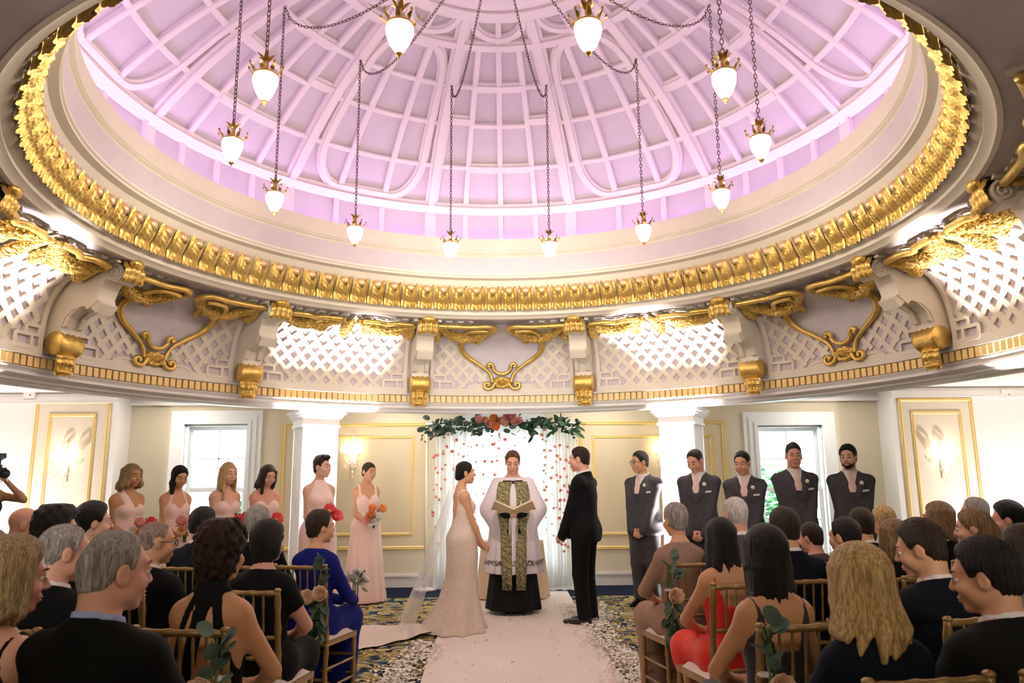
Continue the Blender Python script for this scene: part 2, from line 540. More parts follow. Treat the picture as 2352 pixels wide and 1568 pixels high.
for s in (-1, 1):
    side = smooth_path([(s*4.75, 779), (s*4.35, 781), (s*4.15, 776), (s*4.6, 770), (s*5.6, 768.5), (s*7.0, 775), (s*7.6, 788), (s*7.1, 806), (s*6.0, 820), (s*4.1, 837), (s*2.6, 852), (s*1.9, 866), (s*1.7, 880)])
    rr = [.02+.016*sin(pi*min(1, i/len(side)*1.2)) for i in range(len(side))]
    cart.append(gtube(side, rr, 'cartouche_frame'))
    cart.append(gtube(smooth_path([(s*2.2, 842), (s*2.55, 838), (s*2.1, 834), (s*1.6, 839), (s*1.55, 848), (s*.8, 857), (0, 859)]), .024, 'cartouche_scroll', .06))
    cart.append(gtube(smooth_path([(s*1.2, 880), (s*1.9, 893), (s*2.9, 893), (s*3.2, 885), (s*2.7, 880), (s*2.3, 884), (s*2.6, 887)]), .022, 'cartouche_scroll', .06))
    # half-round shells beside the foot
    P = [(s*4.3+2.1*cos(t), 899-14*sin(t)) for t in np.linspace(0, pi, 13)]
    cart.append(on_cove(P, flat_strip(.03, .03), 'arch_molding', m_cream))
    P = [(s*4.3+1.5*cos(t), 899-10*sin(t)) for t in np.linspace(0, pi, 11)]
    cart.append(on_cove(P, flat_strip(.05, .022), 'arch_molding', m_cream))
def shell_fn(u, v):
    th = 2*pi*u; r = v
    lob = 1+.07*cos(9*th)
    a = 1.75*r*lob*cos(th); y = 879-15*r*lob*sin(th)
    return cove(a, y, .035+.075*(1-r*r)+.018*cos(9*th)*r*(1-r)*3+.02*sin(r*9))[0]
b = MB(); b.grid(shell_fn, 36, 7); cart.append(b.build('shell_boss', m_gold, cove_o, smooth=True))
# panel inside the cartouche
m_pan = M('cartouche_panel', (.62, .57, .62), .35, var=(8, (.70, .64, .68)))
def pan_fn(u, v):
    y = 742+(866-742)*v; w = np.interp(y, [742, 768]+_oy[1:], [4.6, 5.2]+_ow[1:])
    return cove((u-.5)*2*w, y, .012)[0]
b = MB(); b.grid(pan_fn, 12, 20); cart.append(b.build('cartouche_panel', m_pan, cove_o, smooth=True))
# garlands of gilded leaves
def garland(path, r0, name='gilded_swag', lift=.07, dense=1.0, seed=1):
    q = random.Random(seed)
    b = MB()
    pth = smooth_path(path, 5)
    P = [cove(a, y, lift)[0] for a, y in pth]; N = [cove(a, y, lift)[1] for a, y in pth]
    n = len(P)
    rad = [r0*(.35+.75*sin(pi*(i+.5)/n)) for i in range(n)]
    b.tube(P, rad, 7)
    for i in range(n-1):
        for j in range(int(15*dense)):
            th = q.uniform(-2.2, 2.2); t = (P[i+1]-P[i]).normalized(); bn = t.cross(N[i])
            d = N[i]*cos(th)+bn*sin(th)
            c = P[i].lerp(P[i+1], q.random())+d*rad[i]*.9
            rr = rad[i]*q.uniform(.22, .42)
            m = Matrix.Rotation(q.uniform(0, 6), 3, 'Z') @ Matrix.Rotation(q.uniform(-1, 1), 3, 'X')
            b.ell(c, (rr*1.5, rr*.8, rr*.6), 5, 3, m)
    return b.build(name, m_gold, cove_o, smooth=True)
for s in (-1, 1):
    cart.append(garland([(s*12.6, 741), (s*11, 752), (s*9, 762), (s*7, 766), (s*5, 763), (s*3, 754), (s*1.3, 742)], .060, seed=3))
    cart.append(gtube(smooth_path([(s*12.9, 738.5), (s*9, 739), (s*6, 739.5), (s*3, 738), (s*1.5, 741), (s*1.2, 747), (s*2.0, 749), (s*2.4, 744)]), .03, 'ribbon_scroll', .07))
    cart.append(gtube(smooth_path([(s*7.4, 756), (s*6.5, 746), (s*4.6, 743), (s*2.6, 744)]), .028, 'ribbon_scroll', .10))
    cart.append(garland([(s*12.9, 748), (s*12.5, 760), (s*12.1, 769)], .05, 'gilded_drop', seed=8))
    lit.append(garland([(s*12.8, 741), (s*11, 750), (s*8.5, 755), (s*6, 752), (s*3.5, 744), (s*1.2, 739)], .066, seed=5))
    lit.append(garland([(s*12.7, 748), (s*12.4, 762), (s*12.2, 770)], .045, 'gilded_drop', seed=8))
    lit.append(garland([(s*3.6, 746), (s*4.2, 757), (s*4.3, 768)], .05, 'gilded_drop', seed=9))
    lit.append(gtube(smooth_path([(s*12.4, 740), (s*9, 738.5), (s*7, 741), (s*5.6, 738.5), (s*2, 738)]), .03, 'ribbon_scroll', .07))
lit.append(garland([(0, 738), (.2, 750), (.3, 764), (.2, 778)], .05, 'gilded_drop', seed=11))
# only the bays whose inner faces the photograph can see carry ornament (the two right behind the camera stay plain)
spread_c(cart, [0, 60, 120, 240, 300])
spread_c(lit, [30, 90, 270, 330])
print('SLATS', len(cart_sl)*3+len(lit_sl)*2)
spread_c(common, [0, 30, 60, 90, 120, 240, 270, 300, 330])
# scrolled consoles between the bays
def console():
    outer = [(np.interp(y, _cy, _cr)+.03, np.interp(y, _cy, _cz)) for y in (898, 875, 850, 825, 803, 785, 770, 757, 746, 738)]
    def arc(c, r, t0, t1, n=8): return [(c[0]+r*cos(t0+(t1-t0)*i/n), c[1]+r*sin(t0+(t1-t0)*i/n)) for i in range(n+1)]
    inner = arc((3.46, 3.30), .085, 1.2, 4.6)+[(3.56, 3.245), (3.60, 3.18), (3.63, 3.10)]
    inner += [(3.62, 3.06), (3.72, 2.985), (3.76, 3.02), (3.86, 3.0), (3.95, 2.93), (3.985, 2.84)]
    inner += arc((4.03, 2.70), .10, 2.2, 4.2)+[(4.06, 2.60)]
    poly = outer+inner
    b = MB()
    rot = Matrix(((0, 1, 0), (1, 0, 0), (0, 0, 1)))     # (r, ., z) -> y = r
    b.prism([(p[0], p[1]) for p in poly], -.105, .105, rot)
    o = b.build('console_bracket', m_cream, cove_o)
    for s in (-1, 1):
        b = MB()
        for c, r in (((4.03, 2.70), .095), ((3.46, 3.30), .08)):
            P = []
            for i in range(26):
                t = i/25; rr = r*(1-.82*t); th = 4*pi*t
                P.append(Vector((s*.108, c[0]+rr*cos(th), c[1]+rr*sin(th))))
            b.tube(P, .012, 6)
        b.build('volute', m_cream, o, smooth=True)
        b = MB()
        b.sweep([Vector((s*.075, r-.012, z)) for r, z in ((3.985, 2.84), (3.95, 2.93), (3.86, 3.0), (3.76, 3.02))], [Vector((0, -1, .3))]*4, flat_strip(.05, .03))
        b.build('edge_fillet', m_cream, o)
    b = MB(); b.box((0, 3.66, 3.035), (.19, .13, .10), mat=Matrix.Rotation(R_(40), 3, 'X')); b.build('block', m_cream, o)
    # gilded scroll and leaf at the foot
    b = MB()
    b.tube([Vector((x, 4.03, 2.70)) for x in np.linspace(-.125, .125, 9)], [.100, .112, .102, .114, .103, .114, .102, .112, .100], 16)
    b.build('gilded_roll', m_gold, o, smooth=True)
    def foot(u, v):
        x = (u-.5)*2; w = .12-.035*v
        return Vector((x*w, 4.07-.06*(1-x*x)-.05*sin(pi*min(1, v*1.15))-.024*abs(sin(x*5))-.010*sin(v*26)-(.02 if v > .85 else 0), 2.66-.235*v-.018*abs(sin(x*6))*v))
    b = MB(); b.grid(foot, 20, 16); b.ell((0, 4.0, 2.45), (.085, .05, .03), 12, 6)
    b.build('gilded_leaf', m_gold, o, smooth=True)
    # gilded acanthus over the head
    def head(u, v):
        x = (u-.5)*2
        th = -.5+2.9*v
        rr = .105+.026*abs(sin(x*6.5))+.02*v+.006*sin(v*24)
        return Vector((x*(.13-.015*v), 3.47-rr*cos(th-.2)-.05*v, 3.31+rr*sin(th-.2)-.06*v*v-.02*abs(x)))
    b = MB(); b.grid(head, 20, 18)
    b.ell((0, 3.33, 3.39), (.085, .05, .045), 12, 7)
    b.build('gilded_leaf', m_gold, o, smooth=True)
    return o
con = console()
spread_c([con], [15, 45, 75, 105, -15, -45, -75, -105])

# ---- cornice with gilded dentils, soffit with its grille
trim2 = lathe_struct('trim_2', [(4.17, 2.60), (4.135, 2.592), (4.135, 2.572), (4.175, 2.565), (4.175, 2.478), (4.15, 2.475), (4.15, 2.466), (4.19, 2.44), (4.165, 2.43), (4.165, 2.41), (4.20, 2.395), (4.24, 2.385), (4.25, 2.366), (4.28, 2.362), (4.30, 2.356)], m_white, arc=122)
b = MB()
b.box((0, 4.155, 2.522), (.052, .05, .086))
den = b.build('dentil', m_dent, trim2)
for k in range(360):
    a = k-.5
    if abs((a+180) % 360-180) < 122:
        if k == 0: den.rotation_euler = (0, 0, -R_(a)); continue
        c = den.copy(); link(c, trim2); c.rotation_euler = (0, 0, -R_(a))
def sof(r): return 2.356+(r-4.30)*.085
lathe_struct('soffit', [(4.29, 2.358), (4.38, sof(4.38)), (4.38, sof(4.38)+.014), (4.84, sof(4.84)+.014), (4.84, sof(4.84)), (4.95, sof(4.95))], m_white, parent=trim2, arc=122)
lathe_struct('outer_face', [(4.95, 2.411), (4.95, 2.46), (4.97, 2.48), (4.97, 2.8)], m_white, parent=trim2, arc=122)
m_grl = M('grille_hole', (.10, .085, .08), .8)
lathe_struct('grille_back', [(4.39, sof(4.39)+.010), (4.83, sof(4.83)+.010)], m_grl, parent=trim2, arc=122)
b = MB()
for k in range(4):
    r = 4.42+.38*k/3
    b.lathe([(r-.02, sof(r)+.012), (r-.018, sof(r)), (r+.018, sof(r)), (r+.02, sof(r)+.012)], 180, -R_(122), R_(122))
for k in range(-50, 51):
    a = k*2.4
    b.box(pol(a, 4.61, sof(4.61)+.004), (.035, .42, .008), mat=Matrix.Rotation(-R_(a), 3, 'Z') @ Matrix.Rotation(math.atan(.085), 3, 'X'))
tag(b.build('soffit_grille', m_white, trim2), kind='stuff')
# ------------------------------------------------------------------ floor, walls, windows
m_carpet = bpy.data.materials.new('patterned_carpet')
def carpet_nodes():
    nt, bs = nodes_of(m_carpet)
    L = nt.links; N = nt.nodes.new
    bs.inputs['Roughness'].default_value = .95
    bs.inputs['Specular IOR Level'].default_value = .1
    tc = N('ShaderNodeTexCoord')
    def noise(scale, dist, detail, off=(0, 0, 0)):
        mp = N('ShaderNodeMapping'); mp.inputs['Location'].default_value = off
        L.new(tc.outputs['Object'], mp.inputs[0])
        n = N('ShaderNodeTexNoise'); n.inputs['Scale'].default_value = scale; n.inputs['Detail'].default_value = detail; n.inputs['Distortion'].default_value = dist
        L.new(mp.outputs[0], n.inputs['Vector']); return n.outputs['Fac']
    def ramp(src, stops, interp='CONSTANT'):
        r = N('ShaderNodeValToRGB'); r.color_ramp.interpolation = interp
        els = r.color_ramp.elements
        while len(els) < len(stops): els.new(.5)
        for e, (p, c) in zip(els, stops): e.position = p; e.color = (*c, 1)
        L.new(src, r.inputs[0]); return r.outputs[0]
    v = N('ShaderNodeTexVoronoi'); v.inputs['Scale'].default_value = 2.0; v.feature = 'F1'
    mp = N('ShaderNodeMapping'); L.new(tc.outputs['Object'], mp.inputs[0])
    w = noise(2.2, .8, 2)
    mixv = N('ShaderNodeVectorMath'); mixv.operation = 'ADD'
    sc = N('ShaderNodeVectorMath'); sc.operation = 'SCALE'; sc.inputs['Scale'].default_value = .5
    cmb = N('ShaderNodeCombineXYZ'); L.new(w, cmb.inputs[0]); L.new(noise(2.2, .8, 2, (7, 3, 0)), cmb.inputs[1])
    L.new(cmb.outputs[0], sc.inputs[0]); L.new(mp.outputs[0], mixv.inputs[0]); L.new(sc.outputs[0], mixv.inputs[1])
    L.new(mixv.outputs[0], v.inputs['Vector'])
    navy = (.008, .014, .040); gold = (.30, .21, .05); pale = (.48, .40, .17); grey = (.07, .075, .08); blue = (.012, .05, .10)
    base = ramp(noise(1.1, 1.5, 2, (4, 9, 0)), [(0, navy), (.47, navy), (.52, blue), (.58, grey), (.63, navy)])
    leafm = ramp(noise(2.3, 3.2, 2), [(0, (0, 0, 0)), (.47, (1, 1, 1)), (.57, (0, 0, 0)), (.60, (1, 1, 1)), (.66, (0, 0, 0))])
    ringm = ramp(v.outputs['Distance'], [(0, (1, 1, 1)), (.06, (0, 0, 0)), (.20, (1, 1, 1)), (.27, (0, 0, 0))])
    goldc = ramp(noise(5, 1, 2, (1, 2, 0)), [(.35, gold), (.6, pale)], 'EASE')
    mx = N('ShaderNodeMix'); mx.data_type = 'RGBA'; mx.blend_type = 'LIGHTEN'; mx.inputs[0].default_value = 1
    L.new(leafm, mx.inputs[6]); L.new(ringm, mx.inputs[7])
    m2 = N('ShaderNodeMix'); m2.data_type = 'RGBA'
    L.new(mx.outputs[2], m2.inputs[0]); L.new(base, m2.inputs[6]); L.new(goldc, m2.inputs[7])
    L.new(m2.outputs[2], bs.inputs['Base Color'])
carpet_nodes()
m_navy = M('carpet_border', (.010, .017, .042), .95, spec=.1)
b = MB(); b.box((0, 3.0, -.05), (16.4, 17.2, .1))
floor = struct(b.build('floor', m_carpet))
b = MB(); b.box((0, 10.95, .002), (14.5, 1.02, .008)); b.build('carpet_border', m_navy, floor)

WY, PY = 11.45, 11.05
H_ = 2.95
def wall_with_holes(name, y, x0, x1, holes, mat, th=.22, z1=H_):
    """a wall across the room at y, its holes (x0, x1, z0, z1)"""
    b = MB(); xs = x0
    for hx0, hx1, hz0, hz1 in sorted(holes):
        b.box(((xs+hx0)/2, y+th/2, z1/2), (hx0-xs, th, z1))
        b.box(((hx0+hx1)/2, y+th/2, hz0/2), (hx1-hx0, th, hz0))
        b.box(((hx0+hx1)/2, y+th/2, (hz1+z1)/2), (hx1-hx0, th, z1-hz1))
        xs = hx1
    b.box(((xs+x1)/2, y+th/2, z1/2), (x1-xs, th, z1))
    return struct(b.build(name, mat))
WIN = [(-4.66, -3.72, .45, 2.36), (3.86, 4.84, .40, 2.28), (-.56, .70, .30, 2.15)]
wall_b = wall_with_holes('wall_back', WY, -5.6, 5.75, WIN, m_wall)
def pier(name, x0, x1):
    b = MB(); b.box(((x0+x1)/2, PY+.3, H_/2), (x1-x0, .6, H_))
    return struct(b.build(name, m_white))
pier_l = pier('wall_back_left', -8.1, -5.47)
pier_r = pier('wall_back_right', 5.72, 8.1)
for nm, x in (('wall_left', -8.15), ('wall_right', 8.15)):
    b = MB(); b.box((x, 3.5, 3.35), (.2, 16.4, 6.7)); struct(b.build(nm, m_wall))
b = MB(); b.box((0, -4.6, 3.35), (16.4, .2, 6.7)); struct(b.build('wall_front', m_wall))
b = MB(); b.box((0, 3.5, 6.75), (16.5, 16.5, .1)); b.box((0, 11.6, 4.8), (16.3, .1, 3.9)); struct(b.build('light_shield_roof', m_wall))  # unseen outer enclosure added to keep the sky light out
# flat ceiling round the rotunda
b = MB(); b.lathe([(4.95, 2.8), (11.8, 2.8)], 72, -R_(122), R_(122))
fc = struct(b.build('ceiling_flat', m_white)); fc.location = (0, RC_Y, 0)
# baseboards
def baseboard(name, x0, x1, y):
    b = MB(); w = x1-x0; c = (x0+x1)/2
    b.box((c, y-.012, .075), (w, .024, .15)); b.box((c, y-.02, .165), (w, .04, .03)); b.box((c, y-.012, .19), (w, .024, .02))
    return struct(b.build(name, m_base))
baseboard('baseboard_back', -5.47, 5.72, WY)
baseboard('baseboard_left', -8.05, -5.47, PY)
baseboard('baseboard_right', 5.72, 8.05, PY)
# gilded picture-frame mouldings
PROF = [(-.026, 0), (-.026, .014), (-.010, .026), (.006, .018), (.014, .030), (.026, .012), (.026, 0)]
def frame(x0, x1, z0, z1, y, parent, w=1., field=True):
    b = MB(); P = [(x0, z0), (x1, z0), (x1, z1), (x0, z1)]
    for p, q in zip(P, P[1:]+P[:1]):
        d = Vector((q[0]-p[0], 0, q[1]-p[1])).normalized()*.026*w
        a = Vector((p[0], y, p[1]))-d; c = Vector((q[0], y, q[1]))+d
        b.sweep([a, c], [Vector((0, -1, 0))]*2, [(s*w, h*w) for s, h in PROF])
    o = b.build('panel_molding', m_goldp, parent)
    if field:
        b = MB(); b.box(((x0+x1)/2, y-.001, (z0+z1)/2), (x1-x0, .006, z1-z0)); b.build('wall_panel', m_field, parent)
    return o
frame(-3.20, -1.08, .555, 2.335, WY, wall_b); frame(-3.00, -1.28, .75, 2.15, WY, wall_b, .8, False)
frame(1.21, 3.36, .53, 2.335, WY, wall_b); frame(1.40, 3.16, .725, 2.13, WY, wall_b, .8, False)
m_wfield = M('pier_panel', (.78, .70, .58), .7)
m_field, _mf = m_wfield, m_field
frame(-6.62, -5.60, .5, 2.66, PY, pier_l, .9); frame(-6.42, -5.79, .75, 2.47, PY, pier_l, .8, False)
frame(5.85, 6.90, .5, 2.61, PY, pier_r, .9); frame(6.02, 6.72, .75, 2.42, PY, pier_r, .8, False)
m_field = _mf
# crown moulding under the flat ceiling
for k, (x0, x1, y) in enumerate(((-5.47, 5.72, WY), (-8.05, -5.47, PY), (5.72, 8.05, PY))):
    b = MB(); b.sweep([Vector((x0, y, 2.72)), Vector((x1, y, 2.72))], [Vector((0, -1, 0))]*2, [(-.06, 0), (-.06, .02), (-.02, .03), (.04, .08), (.08, .09), (.08, 0)])
    struct(b.build('trim_%d' % (3+k), m_white))

m_frame = M('window_paint', (.86, .88, .88), .45)
m_glass = bpy.data.materials.new('window_glass')
m_glass.use_nodes = True
nt = m_glass.node_tree; nt.nodes.clear()
o_ = nt.nodes.new('ShaderNodeOutputMaterial'); t_ = nt.nodes.new('ShaderNodeBsdfTransparent'); g_ = nt.nodes.new('ShaderNodeBsdfGlossy')
x_ = nt.nodes.new('ShaderNodeMixShader'); x_.inputs[0].default_value = .05; g_.inputs['Roughness'].default_value = .02
nt.links.new(t_.outputs[0], x_.inputs[1]); nt.links.new(g_.outputs[0], x_.inputs[2]); nt.links.new(x_.outputs[0], o_.inputs[0])
def window(n, x0, x1, z0, z1, casing=.2, rows=4, cols=2, arch=False):
    cx = (x0+x1)/2; w = x1-x0; y = WY
    b = MB(); c = casing
    if not arch:
        for k, (t, d) in enumerate(((c, .035), (c*.62, .055), (c*.25, .07))):
            b.box((x0-t/2, y-d/2, (z0+z1)/2+.0), (t, d, z1-z0+.0)); b.box((x1+t/2, y-d/2, (z0+z1)/2), (t, d, z1-z0))
            b.box((cx, y-d/2, z1+t/2), (w+2*t, d, t))
        b.box((cx, y-.05, z0-.03), (w+2*c+.06, .1, .06))
    else:
        for k, (t, d) in enumerate(((c, .035), (c*.5, .06))):
            b.box((x0-t/2, y-d/2, (z0+z1)/2), (t, d, z1-z0)); b.box((x1+t/2, y-d/2, (z0+z1)/2), (t, d, z1-z0))
            P = [Vector((cx+(w/2+t/2)*cos(a), y, z1+(.36*(w/2+t/2)/(w/2))*sin(a))) for a in np.linspace(0, pi, 25)]
            b.sweep(P, [Vector((0, -1, 0))]*25, [(-t/2, 0), (-t/2, d), (t/2, d), (t/2, 0)])
    win = struct(b.build('window_%d' % n, m_frame))
    b = MB()
    for s in (x0+.012, x1-.012): b.box((s, y+.11, (z0+z1)/2), (.024, .22, z1-z0))
    for s in (z0+.012, z1-.012): b.box((cx, y+.11, s), (w, .22, .024))
    b.build('window_reveal', m_frame, win)
    # two sashes with muntins and panes
    zm = (z0+z1)/2; t = .055
    for k, (a, e, yy) in enumerate(((z0+.024, zm+.02, y+.10), (zm-.02, z1-.024, y+.145))):
        b = MB()
        for s in (x0+.024+t/2, x1-.024-t/2): b.box((s, yy, (a+e)/2), (t, .04, e-a))
        for s in (a+t/2, e-t/2): b.box((cx, yy, s), (w-.048-2*t, .036, t))
        sash = b.build('sash', m_frame, win)
        r2 = rows//2
        xa, xb = x0+.024+t, x1-.024-t; za, zb = a+t, e-t
        for i in range(1, cols):
            q = MB(); q.box((xa+(xb-xa)*i/cols, yy, (za+zb)/2), (.018, .03, zb-za)); q.build('muntin', m_frame, sash)
        for j in range(1, r2):
            q = MB(); q.box((cx, yy, za+(zb-za)*j/r2), (xb-xa, .03, .018)); q.build('muntin', m_frame, sash)
        for i in range(cols):
            for j in range(r2):
                px0 = xa+(xb-xa)*i/cols; px1 = xa+(xb-xa)*(i+1)/cols; pz0 = za+(zb-za)*j/r2; pz1 = za+(zb-za)*(j+1)/r2
                q = MB(); q.add([(px0, yy, pz0), (px1, yy, pz0), (px1, yy, pz1), (px0, yy, pz1)], [(0, 1, 2, 3)])
                q.build('pane', m_glass, sash)
    return win
window(1, *WIN[0]); window(2, *WIN[1]); window(3, *WIN[2], casing=.14, cols=3, arch=True)
# lunette over the middle window: a closed white fan panel
b = MB()
P = [(.07+.63*cos(a), 2.15+.36*sin(a)) for a in np.linspace(0, pi, 25)]
b.prism(P, WY-.02, WY+.05)
for a in np.linspace(0, pi, 9)[1:-1]:
    b.sweep([Vector((.07+.1*cos(a), WY-.02, 2.15+.06*sin(a))), Vector((.07+.6*cos(a), WY-.02, 2.15+.34*sin(a)))], [Vector((0, -1, 0))]*2, [(-.01, 0), (-.01, .02), (.01, .02), (.01, 0)])
struct(b.build('trim_6', m_frame))

# garden outside the windows
m_lf = M('garden_leaf', (.05, .22, .08), .5, var=(5, (.15, .42, .20)))
def bush(x, y, z, r, n, seed, label):
    q = random.Random(seed); b = MB()
    for i in range(n):
        d = Vector((q.gauss(0, 1), q.gauss(0, 1), q.gauss(0, 1))).normalized()*q.uniform(.4, 1)
        c = Vector((d.x*r*1.2, d.y*r*.8, d.z*r+r))
        m = Matrix.Rotation(q.uniform(0, 6), 3, 'Z') @ Matrix.Rotation(q.uniform(-1, 1), 3, 'X')
        b.add([m @ Vector(p)+c for p in ((-.10, 0, 0), (0, -.035, .015), (.12, 0, 0), (0, .035, .015))], [(0, 1, 2, 3)])
    e = empty('garden_shrub', (x, y, z)); tag(e, label, 'shrub')
    b.build('foliage', m_lf, e)
    t = MB(); t.tube([(0, 0, -z-.0), (0, 0, r)], .03, 6); t.build('stem', m_dark, e)
bush(-4.15, 13.0, .55, .42, 420, 1, 'green leafy shrub outside the window behind the bridesmaids')
bush(4.35, 13.0, .55, .62, 640, 2, 'green leafy shrub outside the window behind the groomsmen')
m_grd = M('garden_paving', (.5, .5, .47), .9)
b = MB(); b.box((0, 16.7, -.06), (30, 10, .1)); struct(b.build('ground', m_grd))

# ------------------------------------------------------------------ columns under the rotunda
def column():
    b = MB(); w = .44
    # fluted shaft, built from its plan
    plan = []
    def side(p, q):
        n = 7
        d = Vector((q[0]-p[0], q[1]-p[1])); nn = Vector((d.y, -d.x)).normalized()
        for i in range(n):
            t0 = .10+.80*i/n; t1 = .10+.80*(i+1)/n
            for t, e in ((t0+.008, 0), (t0+.025, .012), (t1-.025, .012), (t1-.008, 0)):
                plan.append((p[0]+d.x*t-nn.x*e, p[1]+d.y*t-nn.y*e))
    C = [(-w/2, -w/2), (w/2, -w/2), (w/2, w/2), (-w/2, w/2)]
    for p, q in zip(C, C[1:]+C[:1]):
        plan.append(p); side(p, q)
    n = len(plan)
    b.add([(x, y, .24) for x, y in plan]+[(x, y, 2.16) for x, y in plan], [(k, (k+1) % n, n+(k+1) % n, n+k) for k in range(n)])
    o = b.build('column', m_white)
    c = MB()
    for z0, z1, e in ((0, .16, .06), (.16, .20, .045), (.20, .24, .02)): c.box((0, 0, (z0+z1)/2), (w+2*e, w+2*e, z1-z0))
    c.build('column_base', m_white, o)
    c = MB()
    for z0, z1, e in ((2.16, 2.19, .02), (2.19, 2.265, .008), (2.265, 2.29, .03), (2.29, 2.32, .05), (2.32, 2.37, .075)): c.box((0, 0, (z0+z1)/2), (w+2*e, w+2*e, z1-z0))
    c.build('capital', m_white, o)
    return struct(o)
for k in (0, 1, 4, 5):
    o = column() if k == 0 else copy_tree(o)
    a = R_(30+60*k); r = 4.63
    o.location = (r*sin(a), RC_Y+r*cos(a), 0); o.rotation_euler = (0, 0, -a)

# ------------------------------------------------------------------ pendant lanterns
m_brass = M('lantern_brass', (.55, .36, .10), .3, .95)
m_chain = M('chain_bronze', (.13, .075, .04), .4, .8)
m_lglass = M('lit_lantern_glass', (1, .95, .85), .25, emit=(1, .92, .78, 2.2))
def chain_mesh(path, pitch=.034):
    """links along a polyline"""
    b = MB(); P = [Vector(p) for p in path]
    acc = 0; seg = 0; i = 0; pos = P[0].copy(); L = [0]
    for a, c in zip(P, P[1:]): L.append(L[-1]+(c-a).length)
    n = int(L[-1]/pitch)
    for k in range(n):
        s = (k+.5)*pitch
        j = max(q for q in range(len(L)-1) if L[q] <= s)
        t = (P[j+1]-P[j]).normalized(); c = P[j]+t*(s-L[j])
        u = t.cross(Vector((.3, .9, .1))).normalized()
        if k % 2: u = t.cross(u)
        b.tube([c+t*(.5*pitch*1.35*cos(2*pi*q/8))+u*(.011*sin(2*pi*q/8)) for q in range(8)], .0035, 3, closed=True)
    return b
def leafblade(l, w, n=6, curl=.5, thick=0.0):
    """pointed leaf rising along +z and curling outwards (+y)"""
    vs = []; fs = []
    for i in range(n+1):
        t = i/n; ww = w*sin(pi*min(.97, t*.85+.15))**.8*(1-t*.15)
        if i == n: ww = .002
        y = curl*l*t*t; z = l*(t-.25*curl*t*t)
        vs += [(-ww/2, y+.12*ww, z), (0, y, z), (ww/2, y+.12*ww, z)]
    for i in range(n):
        for k in (0, 1): fs.append((i*3+k, i*3+k+1, i*3+k+4, i*3+k+3))
    return vs, fs
LS = .64
def lantern_parts(root):
    sh = MB()
    prof = [(.018, -.005), (.045, .012), (.075, .06), (.098, .12), (.112, .17), (.115, .215), (.105, .25), (.06, .262)]
    n = 32
    vs = []
    for r, z in prof:
        for i in range(n):
            k = 1+.05*(1 if i % 4 in (0, 1) else -1)*(1 if .03 < r < .117 else 0)
            vs.append((r*k*cos(2*pi*i/n), r*k*sin(2*pi*i/n), z))
    sh.add(vs, [(j*n+i, j*n+(i+1) % n, (j+1)*n+(i+1) % n, (j+1)*n+i) for j in range(len(prof)-1) for i in range(n)])
    sh.build('glass_shade', m_lglass, root, smooth=False)
    f = MB(); f.lathe([(.001, -.062), (.008, -.055), (.006, -.045), (.024, -.032), (.030, -.016), (.020, .0), (.0, .006)], 12)
    f.build('finial', m_brass, root, smooth=True)
    r = MB(); r.tube([(.112*cos(t), .112*sin(t), .252) for t in np.linspace(0, 2*pi, 25)[:-1]], .008, 6, closed=True)
    r.lathe([(.112, .255), (.07, .275), (.03, .30), (.02, .34), (.024, .36), (.012, .42), (.006, .47)], 16)
    r.build('cap', m_brass, root, smooth=True)
    for k in range(8):
        c = MB(); v, fc_ = leafblade(.085, .045, 5, .75)
        m = Matrix.Rotation(2*pi*k/8, 3, 'Z')
        c.add([m @ (Vector((p[0], p[1]+.108, p[2]+.25))) for p in v], fc_)
        c.ell(m @ Vector((0, .162, .335)), (.013, .013, .016), 6, 4)
        c.build('crown_leaf', m_brass, root, smooth=True)
    for k in range(6):
        c = MB(); v, fc_ = leafblade(.09, .05, 5, .95)
        m = Matrix.Rotation(2*pi*k/6+.3, 3, 'Z')
        c.add([m @ (Vector((p[0], p[1]+.012, p[2]+.385))) for p in v], fc_)
        c.build('top_leaf', m_brass, root, smooth=True)
HUB = Vector((0, RC_Y, 5.9))
names12 = {15: 'right one of the far middle pair', -15: 'left one of the far middle pair',
           45: 'next to the far middle pair, right side', -45: 'next to the far middle pair, left side',
           75: 'lowest of the right cluster', -75: 'lowest of the left cluster', 105: 'outermost of the right cluster', -105: 'outermost of the left cluster',
           135: 'topmost of the right cluster', -135: 'topmost of the left cluster', 165: 'big one right of the medallion', -165: 'big one left of the medallion'}
first = None
for a, lab in names12.items():
    aa = R_(a)-ROT0*0+R_(.53)
    x, y = 1.985*sin(aa), RC_Y+1.985*cos(aa)
    zb = HC+2.391*.95+.04
    root = empty('pendant_lantern', (x, y, zb)); root.scale = (.64,)*3
    if first is None: lantern_parts(root); first = root
    else:
        for ch in list(first.children):
            if ch.name.split('.')[0] != 'chain': c = ch.copy(); link(c, root)
    tag(root, 'brass crowned lantern with lit glass, '+lab, 'lantern', 'pendant lanterns hanging in a ring under the dome')
    hook = Vector((0, 0, 5.70-zb))
    top = HUB+Vector((.3*sin(aa), .3*cos(aa), 0))-Vector((x, y, zb))
    sw = []
    for i in range(31):
        t = i/30
        p = hook.lerp(top, t)
        p.z -= 1.15*t**.6*(1-t)**1.4
        sw.append(p)
    b = chain_mesh([(0, 0, .29), (0, 0, 5.70-zb)])
    c2 = chain_mesh(sw); b.add(c2.v, c2.f)
    b.tube([(0, 0, 5.70-zb-.03), (0, 0, 5.83-zb)], .006, 5)
    b.v = [(p[0]/LS, p[1]/LS, p[2]/LS) for p in b.v]
    b.build('chain', m_chain, root)
    if abs(a) in (15, 75, 135): 
        lamp('lantern_bulb', 'POINT', (x, y, zb-.10), 18, WARM, shadow_soft_size=.1)

